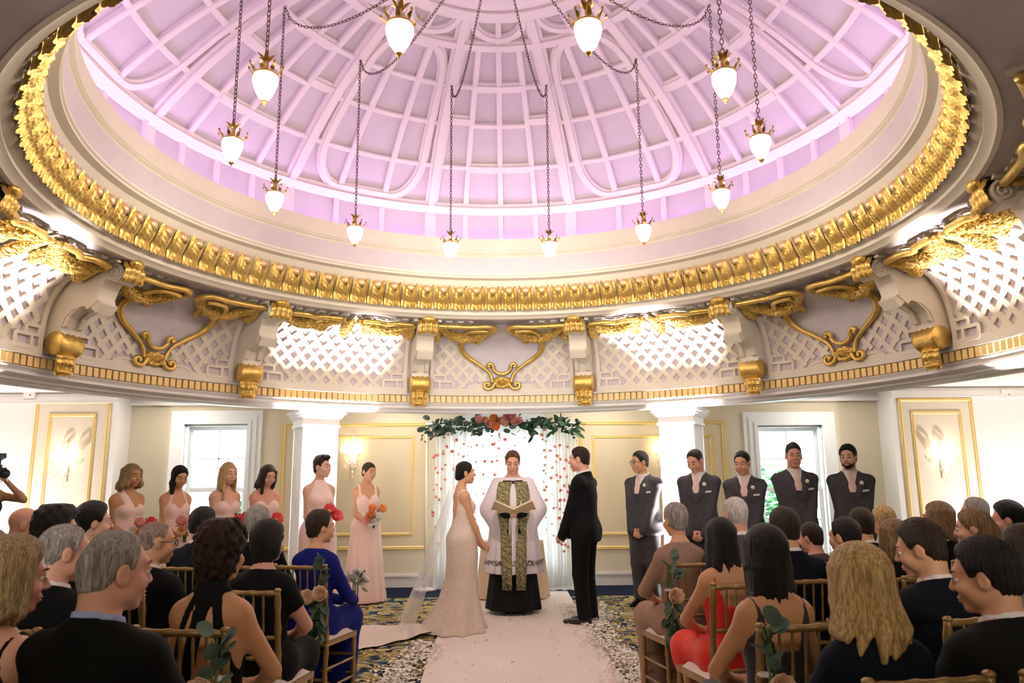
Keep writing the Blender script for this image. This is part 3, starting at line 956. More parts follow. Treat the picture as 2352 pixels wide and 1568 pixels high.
# ------------------------------------------------------------------ wall sconces
m_shade = M('sconce_shade', (1, .93, .8), .6, emit=(1, .80, .52, 1.5))
m_crystal = M('sconce_crystal', (.80, .72, .60), .12, spec=.8, emit=(1, .85, .6, .12))
def sconce(x, y, z, label):
    e = empty('wall_sconce', (x, y, z)); tag(e, label, 'sconce', 'crystal wall sconces with two shades')
    b = MB(); b.ell((0, -.015, -.14), (.05, .02, .11), 12, 8); b.ell((0, -.03, .12), (.012, .012, .09), 8, 6); b.ell((0, -.03, .22), (.02, .02, .03), 8, 6)
    b.build('backplate', m_crystal, e, smooth=True)
    for s in (-1, 1):
        b = MB(); b.tube(smooth_path([(0, -.03, -.12), (s*.05, -.08, -.17), (s*.10, -.11, -.12), (s*.105, -.12, -.04)]), .008, 6)
        b.ell((s*.105, -.12, -.035), (.028, .028, .01), 10, 5); b.build('arm', m_crystal, e, smooth=True)
        b = MB(); b.lathe([(.045, .10), (.064, 0)], 20, c=(s*.105, -.12, 0)); b.build('lamp_shade', m_shade, e, smooth=True)
        b = MB(); b.tube([(s*.105, -.12, -.03), (s*.105, -.12, .04)], .010, 6); b.build('candle', m_crystal, e)
        for k in range(3):
            d = MB(); d.ell((s*(.055+.045*k*.6), -.09-.01*k, -.20-.03*(k % 2)), (.010, .010, .022), 6, 4); d.build('crystal_drop', m_crystal, e)
    d = MB(); d.ell((0, -.04, -.29), (.018, .018, .03), 8, 5); d.ell((0, -.04, -.35), (.012, .012, .024), 8, 5); d.build('crystal_drop', m_crystal, e)
    lamp('sconce_bulb', 'POINT', (x, y-.13, z+.06), 1.7, WARM, shadow_soft_size=.04)
sconce(-2.16, WY-.01, 1.93, 'crystal sconce on the wall right of the left column')
sconce(2.42, WY-.01, 1.90, 'crystal sconce on the wall left of the right column')
sconce(-6.14, PY-.01, 1.85, 'crystal sconce on the left pier near the photographer')
sconce(6.40, PY-.01, 1.80, 'crystal sconce on the right pier behind the seated guests')
# small white detectors high on the piers
for x, z, lab in ((-6.72, 2.77, 'small white detector box with red light, high on left pier'), (7.42, 2.68, 'small white detector box with red light, high on right pier')):
    e = empty('motion_detector', (x, PY-.04, z)); tag(e, lab, 'detector')
    b = MB(); b.box((0, 0, 0), (.16, .08, .12)); b.build('housing', m_white, e)
    b = MB(); b.ell((.02, -.042, -.01), (.012, .006, .012), 8, 5); b.build('lens', M('red_lens', (.5, .02, .05), .3), e)
# ------------------------------------------------------------------ bodies: smooth implicit surfaces meshed on a grid
def axis(lo, hi, h, fine=()):
    out = [lo]
    while out[-1] < hi:
        x = out[-1]; st = h
        for a, b, hf in fine:
            if a-1e-6 <= x < b: st = min(st, hf)
            elif x < a < x+st: st = min(st, max(hf, a-x+1e-4))
        out.append(x+st)
    return np.array(out, np.float32)
class Field:
    def __init__(s, xs, ys, zs):
        s.ax = (xs, ys, zs)
        s.F = np.full((len(xs), len(ys), len(zs)), .5, np.float32)
    def box(s, lo, hi):
        sl = []; g = []
        for k in range(3):
            i0 = int(np.searchsorted(s.ax[k], lo[k])); i1 = int(np.searchsorted(s.ax[k], hi[k]))
            sl.append(slice(max(i0-1, 0), i1+1)); g.append(s.ax[k][sl[-1]])
        return tuple(sl), g[0][:, None, None], g[1][None, :, None], g[2][None, None, :]
    def add(s, sl, d, k):
        a = s.F[sl]
        if k <= 0: s.F[sl] = np.minimum(a, d); return
        h = np.clip(.5+.5*(a-d)/k, 0, 1)
        s.F[sl] = a*(1-h)+d*h-k*h*(1-h)
    def cut(s, sl, d, k):
        a = s.F[sl]
        h = np.clip(.5+.5*(a+d)/k, 0, 1)
        s.F[sl] = a*h-d*(1-h)+k*h*(1-h)
    def cone(s, a, b, ra, rb, k=.02, sy=1., cut=False):
        a = np.array(a, np.float32); b = np.array(b, np.float32)
        m = max(ra, rb)+k+.07
        sl, x, y, z = s.box(np.minimum(a, b)-m, np.maximum(a, b)+m)
        ba = b-a
        ay, by = a[1]/sy, ba[1]/sy
        px, py, pz = x-a[0], y/sy-ay, z-a[2]
        t = np.clip((px*ba[0]+py*by+pz*ba[2])/max(ba[0]**2+by**2+ba[2]**2, 1e-9), 0, 1)
        vx, vy, vz = px-t*ba[0], py-t*by, pz-t*ba[2]
        l = np.sqrt(vx*vx+vy*vy+vz*vz)+1e-6
        d = l-(ra+(rb-ra)*t)
        if sy != 1.: d = d/np.sqrt((vx*vx+vy*vy/sy**2+vz*vz)/l**2)
        (s.cut if cut else s.add)(sl, d.astype(np.float32), k)
    def ell(s, c, r, k=.02, rot=None, cut=False):
        c = np.array(c, np.float32); m = max(r)+k+.07
        sl, x, y, z = s.box(c-m, c+m)
        px, py, pz = x-c[0], y-c[1], z-c[2]
        if rot is not None:
            R = np.array(rot.transposed(), np.float32)
            px, py, pz = R[0, 0]*px+R[0, 1]*py+R[0, 2]*pz, R[1, 0]*px+R[1, 1]*py+R[1, 2]*pz, R[2, 0]*px+R[2, 1]*py+R[2, 2]*pz
        k0 = np.sqrt((px/r[0])**2+(py/r[1])**2+(pz/r[2])**2)+1e-6
        k1 = np.sqrt((px/r[0]**2)**2+(py/r[1]**2)**2+(pz/r[2]**2)**2)+1e-6
        (s.cut if cut else s.add)(sl, (k0*(k0-1)/k1).astype(np.float32), k)
    def g(s):
        return s.ax[0][:, None, None], s.ax[1][None, :, None], s.ax[2][None, None, :]
    def sub(s, lo, hi):
        """an empty-handed copy of a part of the grid"""
        sl, x, y, z = s.box(lo, hi)
        f = Field(s.ax[0][sl[0]], s.ax[1][sl[1]], s.ax[2][sl[2]])
        f.F = s.F[sl].copy()
        return f
def nets(F, ax):
    """surface nets on a grid of uneven steps -> vertices, quads"""
    F = F.copy()
    F[0] = np.maximum(F[0], .01); F[-1] = np.maximum(F[-1], .01)
    F[:, 0] = np.maximum(F[:, 0], .01); F[:, -1] = np.maximum(F[:, -1], .01)
    F[:, :, 0] = np.maximum(F[:, :, 0], .01); F[:, :, -1] = np.maximum(F[:, :, -1], .01)
    ins = F < 0
    nx, ny, nz = F.shape
    quads = []
    recs = []
    for k in range(3):
        lo = [slice(None)]*3; hi = [slice(None)]*3
        lo[k] = slice(0, -1); hi[k] = slice(1, None)
        e = np.argwhere(ins[tuple(lo)] != ins[tuple(hi)])
        if len(e) == 0: continue
        f0 = F[e[:, 0], e[:, 1], e[:, 2]]
        e2 = e.copy(); e2[:, k] += 1
        f1 = F[e2[:, 0], e2[:, 1], e2[:, 2]]
        t = f0/(f0-f1)
        P = np.stack([ax[0][e[:, 0]], ax[1][e[:, 1]], ax[2][e[:, 2]]], 1)
        P[:, k] += t*(ax[k][e2[:, k]]-ax[k][e[:, k]])
        recs.append((k, e, P, f0 < 0))
    if not recs: return np.zeros((0, 3)), np.zeros((0, 4), int)
    ids = []; pts = []
    def lin(c): return (c[:, 0].astype(np.int64)*ny+c[:, 1])*nz+c[:, 2]
    for k, e, P, s0 in recs:
        a, b = [q for q in range(3) if q != k]
        cells = []
        for da, db in ((0, 0), (1, 0), (1, 1), (0, 1)):
            c = e.copy(); c[:, a] -= da; c[:, b] -= db
            cells.append(lin(c)); ids.append(cells[-1]); pts.append(P)
        quads.append((k, np.stack(cells, 1), s0))
    ids = np.concatenate(ids); pts = np.concatenate(pts)
    u, inv = np.unique(ids, return_inverse=True)
    cnt = np.bincount(inv)
    V = np.stack([np.bincount(inv, pts[:, q])/cnt for q in range(3)], 1)
    Q = []
    o = 0
    for k, cells, s0 in quads:
        q = np.searchsorted(u, cells)
        flip = s0 if k != 1 else ~s0
        q = np.where(flip[:, None], q, q[:, ::-1])
        Q.append(q)
    Q = np.concatenate(Q)
    return V.astype(np.float32), Q[:, ::-1]
def relax(V, Q, n=1, w=.5):
    a = np.concatenate([Q[:, 0], Q[:, 1], Q[:, 2], Q[:, 3]]); b = np.concatenate([Q[:, 1], Q[:, 2], Q[:, 3], Q[:, 0]])
    i = np.concatenate([a, b]); j = np.concatenate([b, a])
    c = np.maximum(np.bincount(i, minlength=len(V)), 1)
    for _ in range(n):
        m = np.stack([np.bincount(i, V[j, q], minlength=len(V))/c for q in range(3)], 1)
        V = V*(1-w)+w*m
    return V.astype(np.float32)
def mesh_field(name, F, ax, mats, parent=None, pick=None, smooth=0):
    V, Q = nets(F, ax)
    if smooth: V = relax(V, Q, smooth)
    me = np_mesh(name, V, Q)
    ml = mats if isinstance(mats, (list, tuple)) else [mats]
    for m in ml: me.materials.append(m)
    if pick is not None and len(ml) > 1:
        c = V[Q].mean(1)
        me.polygons.foreach_set('material_index', np.clip(pick(c), 0, len(ml)-1).astype(np.int32))
    o = bpy.data.objects.new(name, me)
    return link(o, parent)
def smax(a, b, k=.01):
    h = np.clip(.5-.5*(b-a)/k, 0, 1)
    return b*(1-h)+a*h+k*h*(1-h)
def vec(*a): return Vector(a)
def rotm(yaw=0, pitch=0, roll=0):
    """yaw turns to the figure's left (+), pitch nods up (+)"""
    return Matrix.Rotation(R_(yaw), 3, 'Z') @ Matrix.Rotation(R_(pitch), 3, 'X') @ Matrix.Rotation(R_(roll), 3, 'Y')
def elbow(S, Wp, l1, l2, pole):
    d = Wp-S; L = min(d.length, (l1+l2)*.999); d.normalize()
    a = (l1*l1-l2*l2+L*L)/(2*L); h = math.sqrt(max(l1*l1-a*a, 0))
    p = pole-d*pole.dot(d); p.normalize()
    return S+d*a+p*h
# --- skeleton: returns joint positions in the figure's own frame (it faces +Y, floor at z 0)
def skeleton(H, sex='m', seat=None, lean=0., build=1.0, head=(0, 0, 0), sh_drop=0.):
    s = H/1.75; J = {'s': s, 'b': build, 'sex': sex}
    base = 0. if seat is None else seat+.085-.94*s
    J['dz'] = base
    T = Matrix.Translation((0, 0, .94*s+base)) @ Matrix.Rotation(R_(-lean), 4, 'X') @ Matrix.Translation((0, 0, -.94*s-base))
    J['T'] = T
    def tp(x, y, z): return T @ Vector((x*s, y*s, z*s+base))
    J['tp'] = tp
    sw = (.164 if sex == 'm' else .126)*(.6+.4*build)
    J['sh'] = [tp(sg*sw, -.012, (1.386 if sex == 'm' else 1.376)-sh_drop) for sg in (-1, 1)]
    J['neck0'] = tp(0, -.02, 1.44); J['neck1'] = tp(0, .006, 1.575)
    J['pel'] = tp(0, 0, .94)
    J['hip'] = [tp(sg*.088*(.5+.5*build), 0, .92) for sg in (-1, 1)]
    hs = s*(1.06 if sex == 'm' else 1.03)
    J['hs'] = hs
    R = rotm(*head)
    J['R'] = R
    J['head'] = J['neck1']+R @ Vector((0, .028*hs, .052*hs))
    if seat is None:
        J['knee'] = [vec(sg*.092*s, .02*s, .49*s) for sg in (-1, 1)]
        J['ank'] = [vec(sg*.095*s, -.02*s, .075*s) for sg in (-1, 1)]
    else:
        J['knee'] = [vec(sg*.11*s, .40*s, seat+.055) for sg in (-1, 1)]
        J['ank'] = [vec(sg*.11*s, .29*s, .075*s) for sg in (-1, 1)]
    return J
def hand_prims(f, Wp, d, side, n, k, curl=.6, spread=1.0):
    """palm, four unequal fingers and a thumb; d fingers' direction, side towards the thumb, n palm normal"""
    d = d.normalized(); side = (side-d*side.dot(d)).normalized(); n = (n-d*n.dot(d)-side*n.dot(side)).normalized()
    rot = Matrix((side, n, d)).transposed()
    f.cone(Wp, Wp+d*.035*k, .021*k, .024*k, .012)
    f.ell(Wp+d*.055*k, (.040*k, .016*k, .048*k), .010, rot)
    for i, (off, l) in enumerate(((.030, .074), (.010, .084), (-.011, .078), (-.031, .060))):
        b = Wp+d*.088*k+side*off*k*spread
        c = curl+.07*i
        m = b+(d*cos(c)+n*sin(c))*l*.52*k
        e = m+(d*cos(c*2.1)+n*sin(c*2.1))*l*.48*k
        f.cone(b, m, .0092*k, .0084*k, .006); f.cone(m, e, .0084*k, .0066*k, .004)
    t0 = Wp+d*.028*k+side*.030*k
    t1 = t0+(d*.62+side*.52+n*.45).normalized()*.045*k
    f.cone(t0, t1, .0125*k, .0105*k, .012); f.cone(t1, t1+(d*.85+side*.08+n*.4).normalized()*.032*k, .0102*k, .0075*k, .005)
def torso_prims(f, J):
    s, bd, tp = J['s'], J['b'], J['tp']; fem = J['sex'] == 'f'
    Rl = J['T'].to_3x3()
    w = .6+.4*bd
    if not fem:
        f.ell(tp(0, 0, 1.27), (.168*s*w, .118*s*bd, .20*s), .04, Rl)
        f.cone(tp(-.115*w, -.012, 1.374), tp(.115*w, -.012, 1.374), .060*s, .060*s, .06)
        f.cone(tp(0, .004*bd, 1.22), tp(0, .01*(bd*2-1), .98), .146*s*bd, .148*s*bd, .06, .74)
        f.ell(tp(0, -.01, .94), (.168*s*w, .122*s*bd, .13*s), .05, Rl)
    else:
        f.ell(tp(0, -.005, 1.28), (.138*s*w, .100*s*bd, .19*s), .04, Rl)
        f.cone(tp(-.095*w, -.015, 1.380), tp(.095*w, -.015, 1.380), .050*s, .050*s, .06)
        f.cone(tp(0, 0, 1.20), tp(0, 0, 1.02), .118*s*bd, .128*s*bd, .06, .76)
        f.ell(tp(0, -.008, .94), (.178*s*w, .125*s*bd, .13*s), .06, Rl)
        for sg in (-1, 1): f.ell(tp(sg*.070, .072*bd, 1.265), (.062*s*w, .062*s*bd, .066*s), .035)
    for sg in (-1, 1): f.ell(tp(sg*.075, -.062, .90), (.088*s*w, .085*s*bd, .105*s), .05)
    nr = (.060 if not fem else .047)*s*(.7+.3*bd)
    f.cone(J['neck0'], J['neck1'], nr*1.06, nr*.97, .03)
    f.cone(J['neck1'], J['head']+J['R'] @ Vector((0, -.02, -.03))*s, nr*.97, nr*.95, .03)
    for sg, S_ in zip((-1, 1), J['sh']):
        f.cone(tp(sg*.03, -.028, 1.462), S_*.70+tp(0, -.02, 1.40)*.30, .036*s, .042*s, .05)
def head_prims(f, J, detail=True):
    R, c, k = J['R'], J['head'], J['hs']*(.23/.236)
    def P(x, y, z): return c+R @ Vector((x*k, y*k, z*k))
    fem = J['sex'] == 'f'
    E = lambda p, r, sm, cut=False: f.ell(P(*p), tuple(q*k for q in r), sm*k, R, cut)
    Cn = lambda a, b, ra, rb, sm, cut=False: f.cone(P(*a), P(*b), ra*k, rb*k, sm*k, cut=cut)
    E((0, -.014, .030), (.074, .094, .084), .018)
    E((0, .020, -.035), (.056, .067, .078), .018)
    E((0, .063, -.098), (.022 if not fem else .018, .020, .016), .025)
    for sg in (-1, 1): E((sg*(.044 if not fem else .038), .006, -.066), (.018, .040, .024), .02)
    if not detail: 
        for sg in (-1, 1): E((sg*.076, -.010, -.008), (.010, .020, .032), .008)
        Cn((0, .084, .010), (0, .104, -.028), .008, .012, .015)
        return
    Cn((-.034, .076, .026), (.034, .076, .026), .013, .013, .02)
    for sg in (-1, 1): E((sg*.032, .094, .006), (.019, .015, .011), .012, True)
    for sg in (-1, 1): E((sg*.032, .0765, .0135-.0105*J.get('lids', .2)), (.0138, .0125, .0105), .004)
    for sg in (-1, 1): E((sg*.041, .056, -.032), (.022, .024, .020), .03)
    Cn((0, .083, .016), (0, .105, -.026), .0075, .0115, .012)
    for sg in (-1, 1): E((sg*.011, .096, -.031), (.008, .010, .008), .008)
    Cn((-.017, .083, -.060), (.017, .083, -.060), .0065, .0065, .010)
    Cn((0, .090, -.058), (0, .090, -.060), .006, .006, .01)
    Cn((-.013, .083, -.073), (.013, .083, -.073), .0075, .0075, .010)
    Cn((-.021, .094, -.0665), (.021, .094, -.0665), .0022, .0022, .004, True)
    for sg in (-1, 1):
        E((sg*.077, -.012, -.006), (.010, .021, .033), .007)
        E((sg*.086, -.006, -.004), (.006, .011, .019), .006, True)
def arm_prims(f, J, i, Wp, pole, r=(.052, .043, .040, .028)):
    s = J['s']; bd = J['b']; fem = J['sex'] == 'f'
    q = (.84 if fem else 1.)*s*(.45+.55*bd)
    S_ = J['sh'][i]
    E_ = elbow(S_, Wp, .29*s, .255*s, pole)
    f.ell(S_+Vector((0, 0, -.012*s)), (.058*q, .058*q, .062*q), .05)
    f.cone(S_, E_, r[0]*q, r[1]*q, .03)
    f.cone(E_, Wp, r[2]*q, r[3]*q, .012)
    m = E_.lerp(Wp, .25); f.ell(m, (.042*q,)*3, .03)
    J.setdefault('el', {})[i] = E_; J.setdefault('wr', {})[i] = Wp
def leg_prims(f, J, i, shoes=True):
    s = J['s']; bd = .5+.5*J['b']
    h, k, a = J['hip'][i], J['knee'][i], J['ank'][i]
    f.cone(h, k, .088*s*bd, .056*s, .05)
    f.cone(k, a, .052*s, .036*s, .015)
    c = k.lerp(a, .3); f.ell(c+Vector((0, -.018*s, 0)), (.052*s*bd, .054*s, .11*s), .03)
    f.cone(a, Vector((a.x, a.y+.05*s, .035*s)), .038*s, .030*s, .02)
    f.cone(Vector((a.x, a.y-.035*s, .032*s)), Vector((a.x*1.08, a.y+.175*s, .024*s)), .034*s, .022*s, .02)
# --- hair, in head space: shapes are added, the face is kept clear by a hairline
def hair_field(J, h=.006, ext=(.14, .16, .15), down=0., back=0.):
    c = J['head']; k = J['hs']
    ax = (axis(c.x-ext[0]*k, c.x+ext[0]*k, h), axis(c.y-(ext[1]+back)*k, c.y+ext[1]*k, h), axis(c.z-(.13+down)*k, c.z+ext[2]*k, h))
    return Field(*ax)
def head_local(J, x, y, z):
    R = np.array(J['R'].transposed(), np.float32); c = J['head']; k = J['hs']*(.23/.236)
    px, py, pz = (x-c.x)/k, (y-c.y)/k, (z-c.z)/k
    return tuple(R[i, 0]*px+R[i, 1]*py+R[i, 2]*pz for i in range(3))
HAIRLINE = {'short': [(-.12, -.075), (-.055, -.062), (-.03, -.03), (-.012, .010), (.012, .002), (.03, .000), (.040, .030), (.052, .062), (.070, .086), (.12, .092)],
            'receding': [(-.12, -.072), (-.055, -.06), (-.03, -.03), (-.012, .010), (.012, .002), (.028, .005), (.034, .04), (.05, .078), (.075, .092), (.12, .10)],
            'female': [(-.12, -.09), (-.05, -.085), (-.02, -.05), (.0, -.02), (.03, -.01), (.048, .02), (.060, .050), (.075, .078), (.12, .082)]}
def hair(J, mat, parent, kind='short', lift=.012, top=.012, line='short', strands=.0022, freq=34, wave=0., h=.006, length=0., extra=None, name='hair', clumps=0., taper=True):
    k = J['hs']*(.23/.236); R = J['R']; c = J['head']
    f = hair_field(J, h, down=length, back=.06 if length else .02)
    def P(x, y, z): return c+R @ Vector((x*k, y*k, z*k))
    f.ell(P(0, -.015, .032+top*.5), tuple(q*k for q in (.074+lift, .094+lift, .084+lift*.6+top*.5)), .01*k, R)
    f.ell(P(0, -.028, -.030), tuple(q*k for q in (.060+lift, .070+lift, .062)), .03*k, R)
    X, Y, Z = f.g()
    lx, ly, lz = head_local(J, X, Y, Z)
    hl = HAIRLINE[line]
    zc = np.interp(ly, [q[0] for q in hl], [q[1] for q in hl]).astype(np.float32)
    zc = zc+(.0035*np.sin(lx*150+ly*60)).astype(np.float32)
    keep = (zc-lz)*k*.75
    f.F = f.F+(lift+.004)*k*.75*np.clip(1-(lz-zc)/.045, 0, 1)**2*(ly > -.05)*(1 if taper else 0)
    f.F = smax(f.F, keep, .008*k)
    if extra: extra(f, P, k, R)
    if strands:
        ph = np.arctan2(lx, -ly+.01)
        f.F = f.F+strands*k*np.sin(ph*freq+np.sin(lz*38)*1.3+wave*np.sin(lz*60+ph*4)).astype(np.float32)
    if clumps:
        f.F = f.F+clumps*k*(np.sin(lx*95+lz*30)*np.sin(ly*88+lx*25)*np.sin(lz*92+ly*20)).astype(np.float32)
    return mesh_field(name, f.F, f.ax, mat, parent)
m_eyew = M('eye_white', (.75, .72, .68), .3)
m_iris = M('eye_iris', (.03, .02, .015), .2)
m_brow = M('brow_hair', (.05, .03, .02), .8)
m_lips = M('lips', (.50, .17, .15), .45)
def face_parts(J, root, brow=None, lipcol=None):
    R, c, k = J['R'], J['head'], J['hs']*(.23/.236)
    def P(x, y, z): return c+R @ Vector((x*k, y*k, z*k))
    for sg in (-1, 1):
        b = MB()
        b.cur = 0; b.ell(P(sg*.032, .0755, .003), (.0125*k,)*3, 12, 8)
        b.cur = 1; b.ell(P(sg*.032, .0798, .002), (.0088*k, .0092*k, .0088*k), 10, 6, R)
        lz = .0080-.0125*J.get('lids', .2)
        b.tube([P(sg*(.032+dx), .0905-abs(dx)*.30-.3*max(0, dx)*.2, lz-6*(dx*dx)) for dx in (-.015, -.008, 0, .008, .016)], [.001*k, .0018*k, .0022*k, .0020*k, .001*k], 5)
        b.build('eye', [m_eyew, m_iris], root, smooth=True)
        b = MB()
        b.tube([P(sg*x, y, z) for x, y, z in ((.014, .0925, .026), (.026, .0940, .031), (.040, .086, .032), (.050, .073, .026))], [.002*k, .0038*k, .0036*k, .0015*k], 5)
        b.build('eyebrow', brow or m_brow, root, smooth=True)
    b = MB()
    b.tube([P(x, y, z) for x, y, z in ((-.025, .080, -.0660), (-.011, .0925, -.0610), (0, .0955, -.0620), (.011, .0925, -.0610), (.025, .080, -.0660))], [.001*k, .0036*k, .0036*k, .0036*k, .001*k], 6)
    b.tube([P(x, y, z) for x, y, z in ((-.023, .080, -.0675), (-.010, .0905, -.0725), (0, .0925, -.0735), (.010, .0905, -.0725), (.023, .080, -.0675))], [.001*k, .0040*k, .0046*k, .0040*k, .001*k], 6)
    b.build('lips', lipcol or m_lips, root, smooth=True)
# ------------------------------------------------------------------ people: bodies, clothes
def skin(name, c): return M(name, c, .5, var=(14, tuple(q*.9 for q in c), .3), spec=.35)
SK = {'fair': skin('skin_fair', (.68, .40, .28)), 'warm': skin('skin_warm', (.60, .32, .18)), 'tan': skin('skin_tan', (.52, .26, .125)), 'rosy': skin('skin_rosy', (.64, .33, .23)), 'deep': skin('skin_deep', (.30, .15, .08))}
def hairm(name, a, b2, rough=.5):
    m = M(name, a, rough, var=(24, b2, .22), var_stretch=(1.7, 1.7, .16), bump=(150, .6), spec=.22)
    nt = m.node_tree; b = nt.nodes['Principled BSDF']
    src = b.inputs['Base Color'].links[0].from_socket
    mp = [n for n in nt.nodes if n.type == 'MAPPING'][0]
    n = nt.nodes.new('ShaderNodeTexNoise'); n.inputs['Scale'].default_value = 110; n.inputs['Detail'].default_value = 2
    nt.links.new(mp.outputs[0], n.inputs['Vector'])
    r = nt.nodes.new('ShaderNodeValToRGB'); r.color_ramp.elements[0].position = .35; r.color_ramp.elements[1].position = .65
    r.color_ramp.elements[0].color = (.5, .5, .5, 1); r.color_ramp.elements[1].color = (1.25, 1.22, 1.2, 1)
    nt.links.new(n.outputs['Fac'], r.inputs[0])
    x = nt.nodes.new('ShaderNodeMix'); x.data_type = 'RGBA'; x.blend_type = 'MULTIPLY'; x.inputs[0].default_value = 1
    nt.links.new(src, x.inputs[6]); nt.links.new(r.outputs[0], x.inputs[7]); nt.links.new(x.outputs[2], b.inputs['Base Color'])
    return m
HM = {'black': hairm('black_hair', (.006, .0045, .004), (.013, .009, .007)), 'brown': hairm('dark_brown_hair', (.018, .009, .0055), (.036, .019, .010)),
      'midbrown': hairm('brown_hair', (.075, .038, .018), (.12, .065, .03)), 'auburn': hairm('auburn_hair', (.015, .0060, .004), (.036, .013, .007)),
      'blond': hairm('blond_hair', (.46, .29, .11), (.66, .47, .23)), 'dirty': hairm('dark_blond_hair', (.22, .14, .06), (.42, .29, .14)),
      'lightbrown': hairm('light_brown_hair', (.17, .10, .05), (.30, .19, .09)),
      'grey': hairm('grey_hair', (.20, .175, .155), (.42, .38, .35), .6), 'white': hairm('white_hair', (.50, .46, .42), (.70, .65, .60), .6), 'stubble': hairm('shaved_hair', (.22, .15, .12), (.33, .24, .19), .7)}
def cloth(name, c, v=None, rough=.8, **kw): return M(name, c, rough, var=(30, v or tuple(q*.8 for q in c), .3), bump=kw.pop('bump', (260, .12)), sheen=kw.pop('sheen', .0), spec=kw.pop('spec', .12), **kw)
CL = {'black': cloth('black_suit_cloth', (.0045, .0045, .005)), 'charcoal': cloth('charcoal_suit_cloth', (.044, .042, .047), (.058, .055, .062)), 'navy': cloth('navy_suit_cloth', (.005, .007, .013)),
      'darkgrey': cloth('dark_grey_suit_cloth', (.008, .008, .0075)), 'shirt': cloth('white_shirt_cloth', (.80, .76, .74)), 'blueshirt': cloth('pale_blue_shirt_cloth', (.35, .42, .70)),
      'blush': cloth('blush_chiffon', (.88, .67, .61), (.85, .62, .56), sheen=.1), 'pinktie': cloth('blush_tie_satin', (.80, .58, .52), rough=.4), 'lace': cloth('ivory_lace', (.83, .70, .60), (.70, .57, .47), bump=(190, .5)),
      'blue': cloth('royal_blue_lace', (.007, .010, .13), (.012, .018, .20), bump=(160, .6)), 'red': cloth('coral_red_satin', (.72, .045, .02), (.62, .03, .03), rough=.45), 'taupe': cloth('taupe_lace', (.42, .27, .20), (.34, .21, .15), bump=(200, .6)),
      'sequin': M('black_sequins', (.006, .006, .008), .3, .2, var=(420, (.10, .09, .12), .06), bump=(420, .8)), 'silver': M('silver_skirt_cloth', (.32, .28, .25), .45, .4, var=(240, (.42, .37, .33), .3), bump=(240, .5)),
      'blackdress': cloth('black_dress_cloth', (.006, .006, .007)), 'print': M('black_printed_cloth', (.01, .01, .012), .7, var=(34, (.16, .17, .17), .04)), 'greyj': cloth('grey_jacket_cloth', (.10, .08, .085)),
      'cassock': cloth('black_cassock', (.007, .007, .008)), 'surplice': cloth('white_surplice', (.78, .72, .74), (.74, .67, .70)), 'shoe': M('black_leather', (.01, .009, .008), .25), 'greenc': cloth('ivory_cardigan', (.55, .45, .38))}
def body_grid(J, fineh=.0062, mid=.0115, hands=None, xw=.34, yb=-.24, yf=.30, ztop=None, z0=0., hf=.0062):
    c = J['head']; k = J['hs']
    zt = c.z+.14*k
    fz = [(c.z-.15*k, zt, fineh)]
    fx = [(c.x-.105*k, c.x+.105*k, fineh)]; fy = [(c.y-.125*k, c.y+.14*k, fineh)]
    if hands:
        (lo, hi) = hands
        fz.append((lo.z, hi.z, hf)); fx.append((lo.x, hi.x, hf)); fy.append((lo.y, hi.y, hf))
    return axis(-xw, xw, mid, fx), axis(yb, yf, mid, fy), axis(z0, zt, mid, fz)
def locks(n=13, ln=.12, span=105, r=.026, curl=.02, seed=0, out=.0, crown=True, part=0., uneven=.3):
    """hair falling in separate locks round the back of the head"""
    def ex(f, P, k, R):
        q = random.Random(seed)
        for i in range(n):
            ph = R_(-span+2*span*i/(n-1)+q.uniform(-3, 3))
            sx, cx = sin(ph), cos(ph)
            L = ln*(1+q.uniform(-uneven, uneven*.6))*(1-.18*(1-cx))
            rr = r*q.uniform(.85, 1.15)
            if crown: f.cone(P(.03*sx+part, -.02-.03*cx, .105), P(.074*sx, -.012-.088*cx, .055), rr*.7*k, rr*.9*k, .006)
            p1 = P(.074*sx, -.012-.088*cx, .055); p2 = P(.084*sx, -.012-.086*cx, -.05)
            p3 = P((.086+out)*sx+q.uniform(-1, 1)*curl, -.010-(.082+out)*cx-.01, -.05-L*.6); p4 = P((.082+out*1.3)*sx+q.uniform(-1.6, 1.6)*curl, -.010-(.075+out*1.2)*cx-.012, -.05-L)
            f.cone(p1, p2, rr*.9*k, rr*k, .006); f.cone(p2, p3, rr*k, rr*.95*k, .006); f.cone(p3, p4, rr*.95*k, rr*.35*k, .006)
        f.cone(P(0, -.05, -.02), P(0, -.05, -.05-ln*.6), .062*k, .055*k, .01, sy=.7)
    return ex
def both(*fs):
    def ex(f, P, k, R):
        for g in fs: g(f, P, k, R)
    return ex
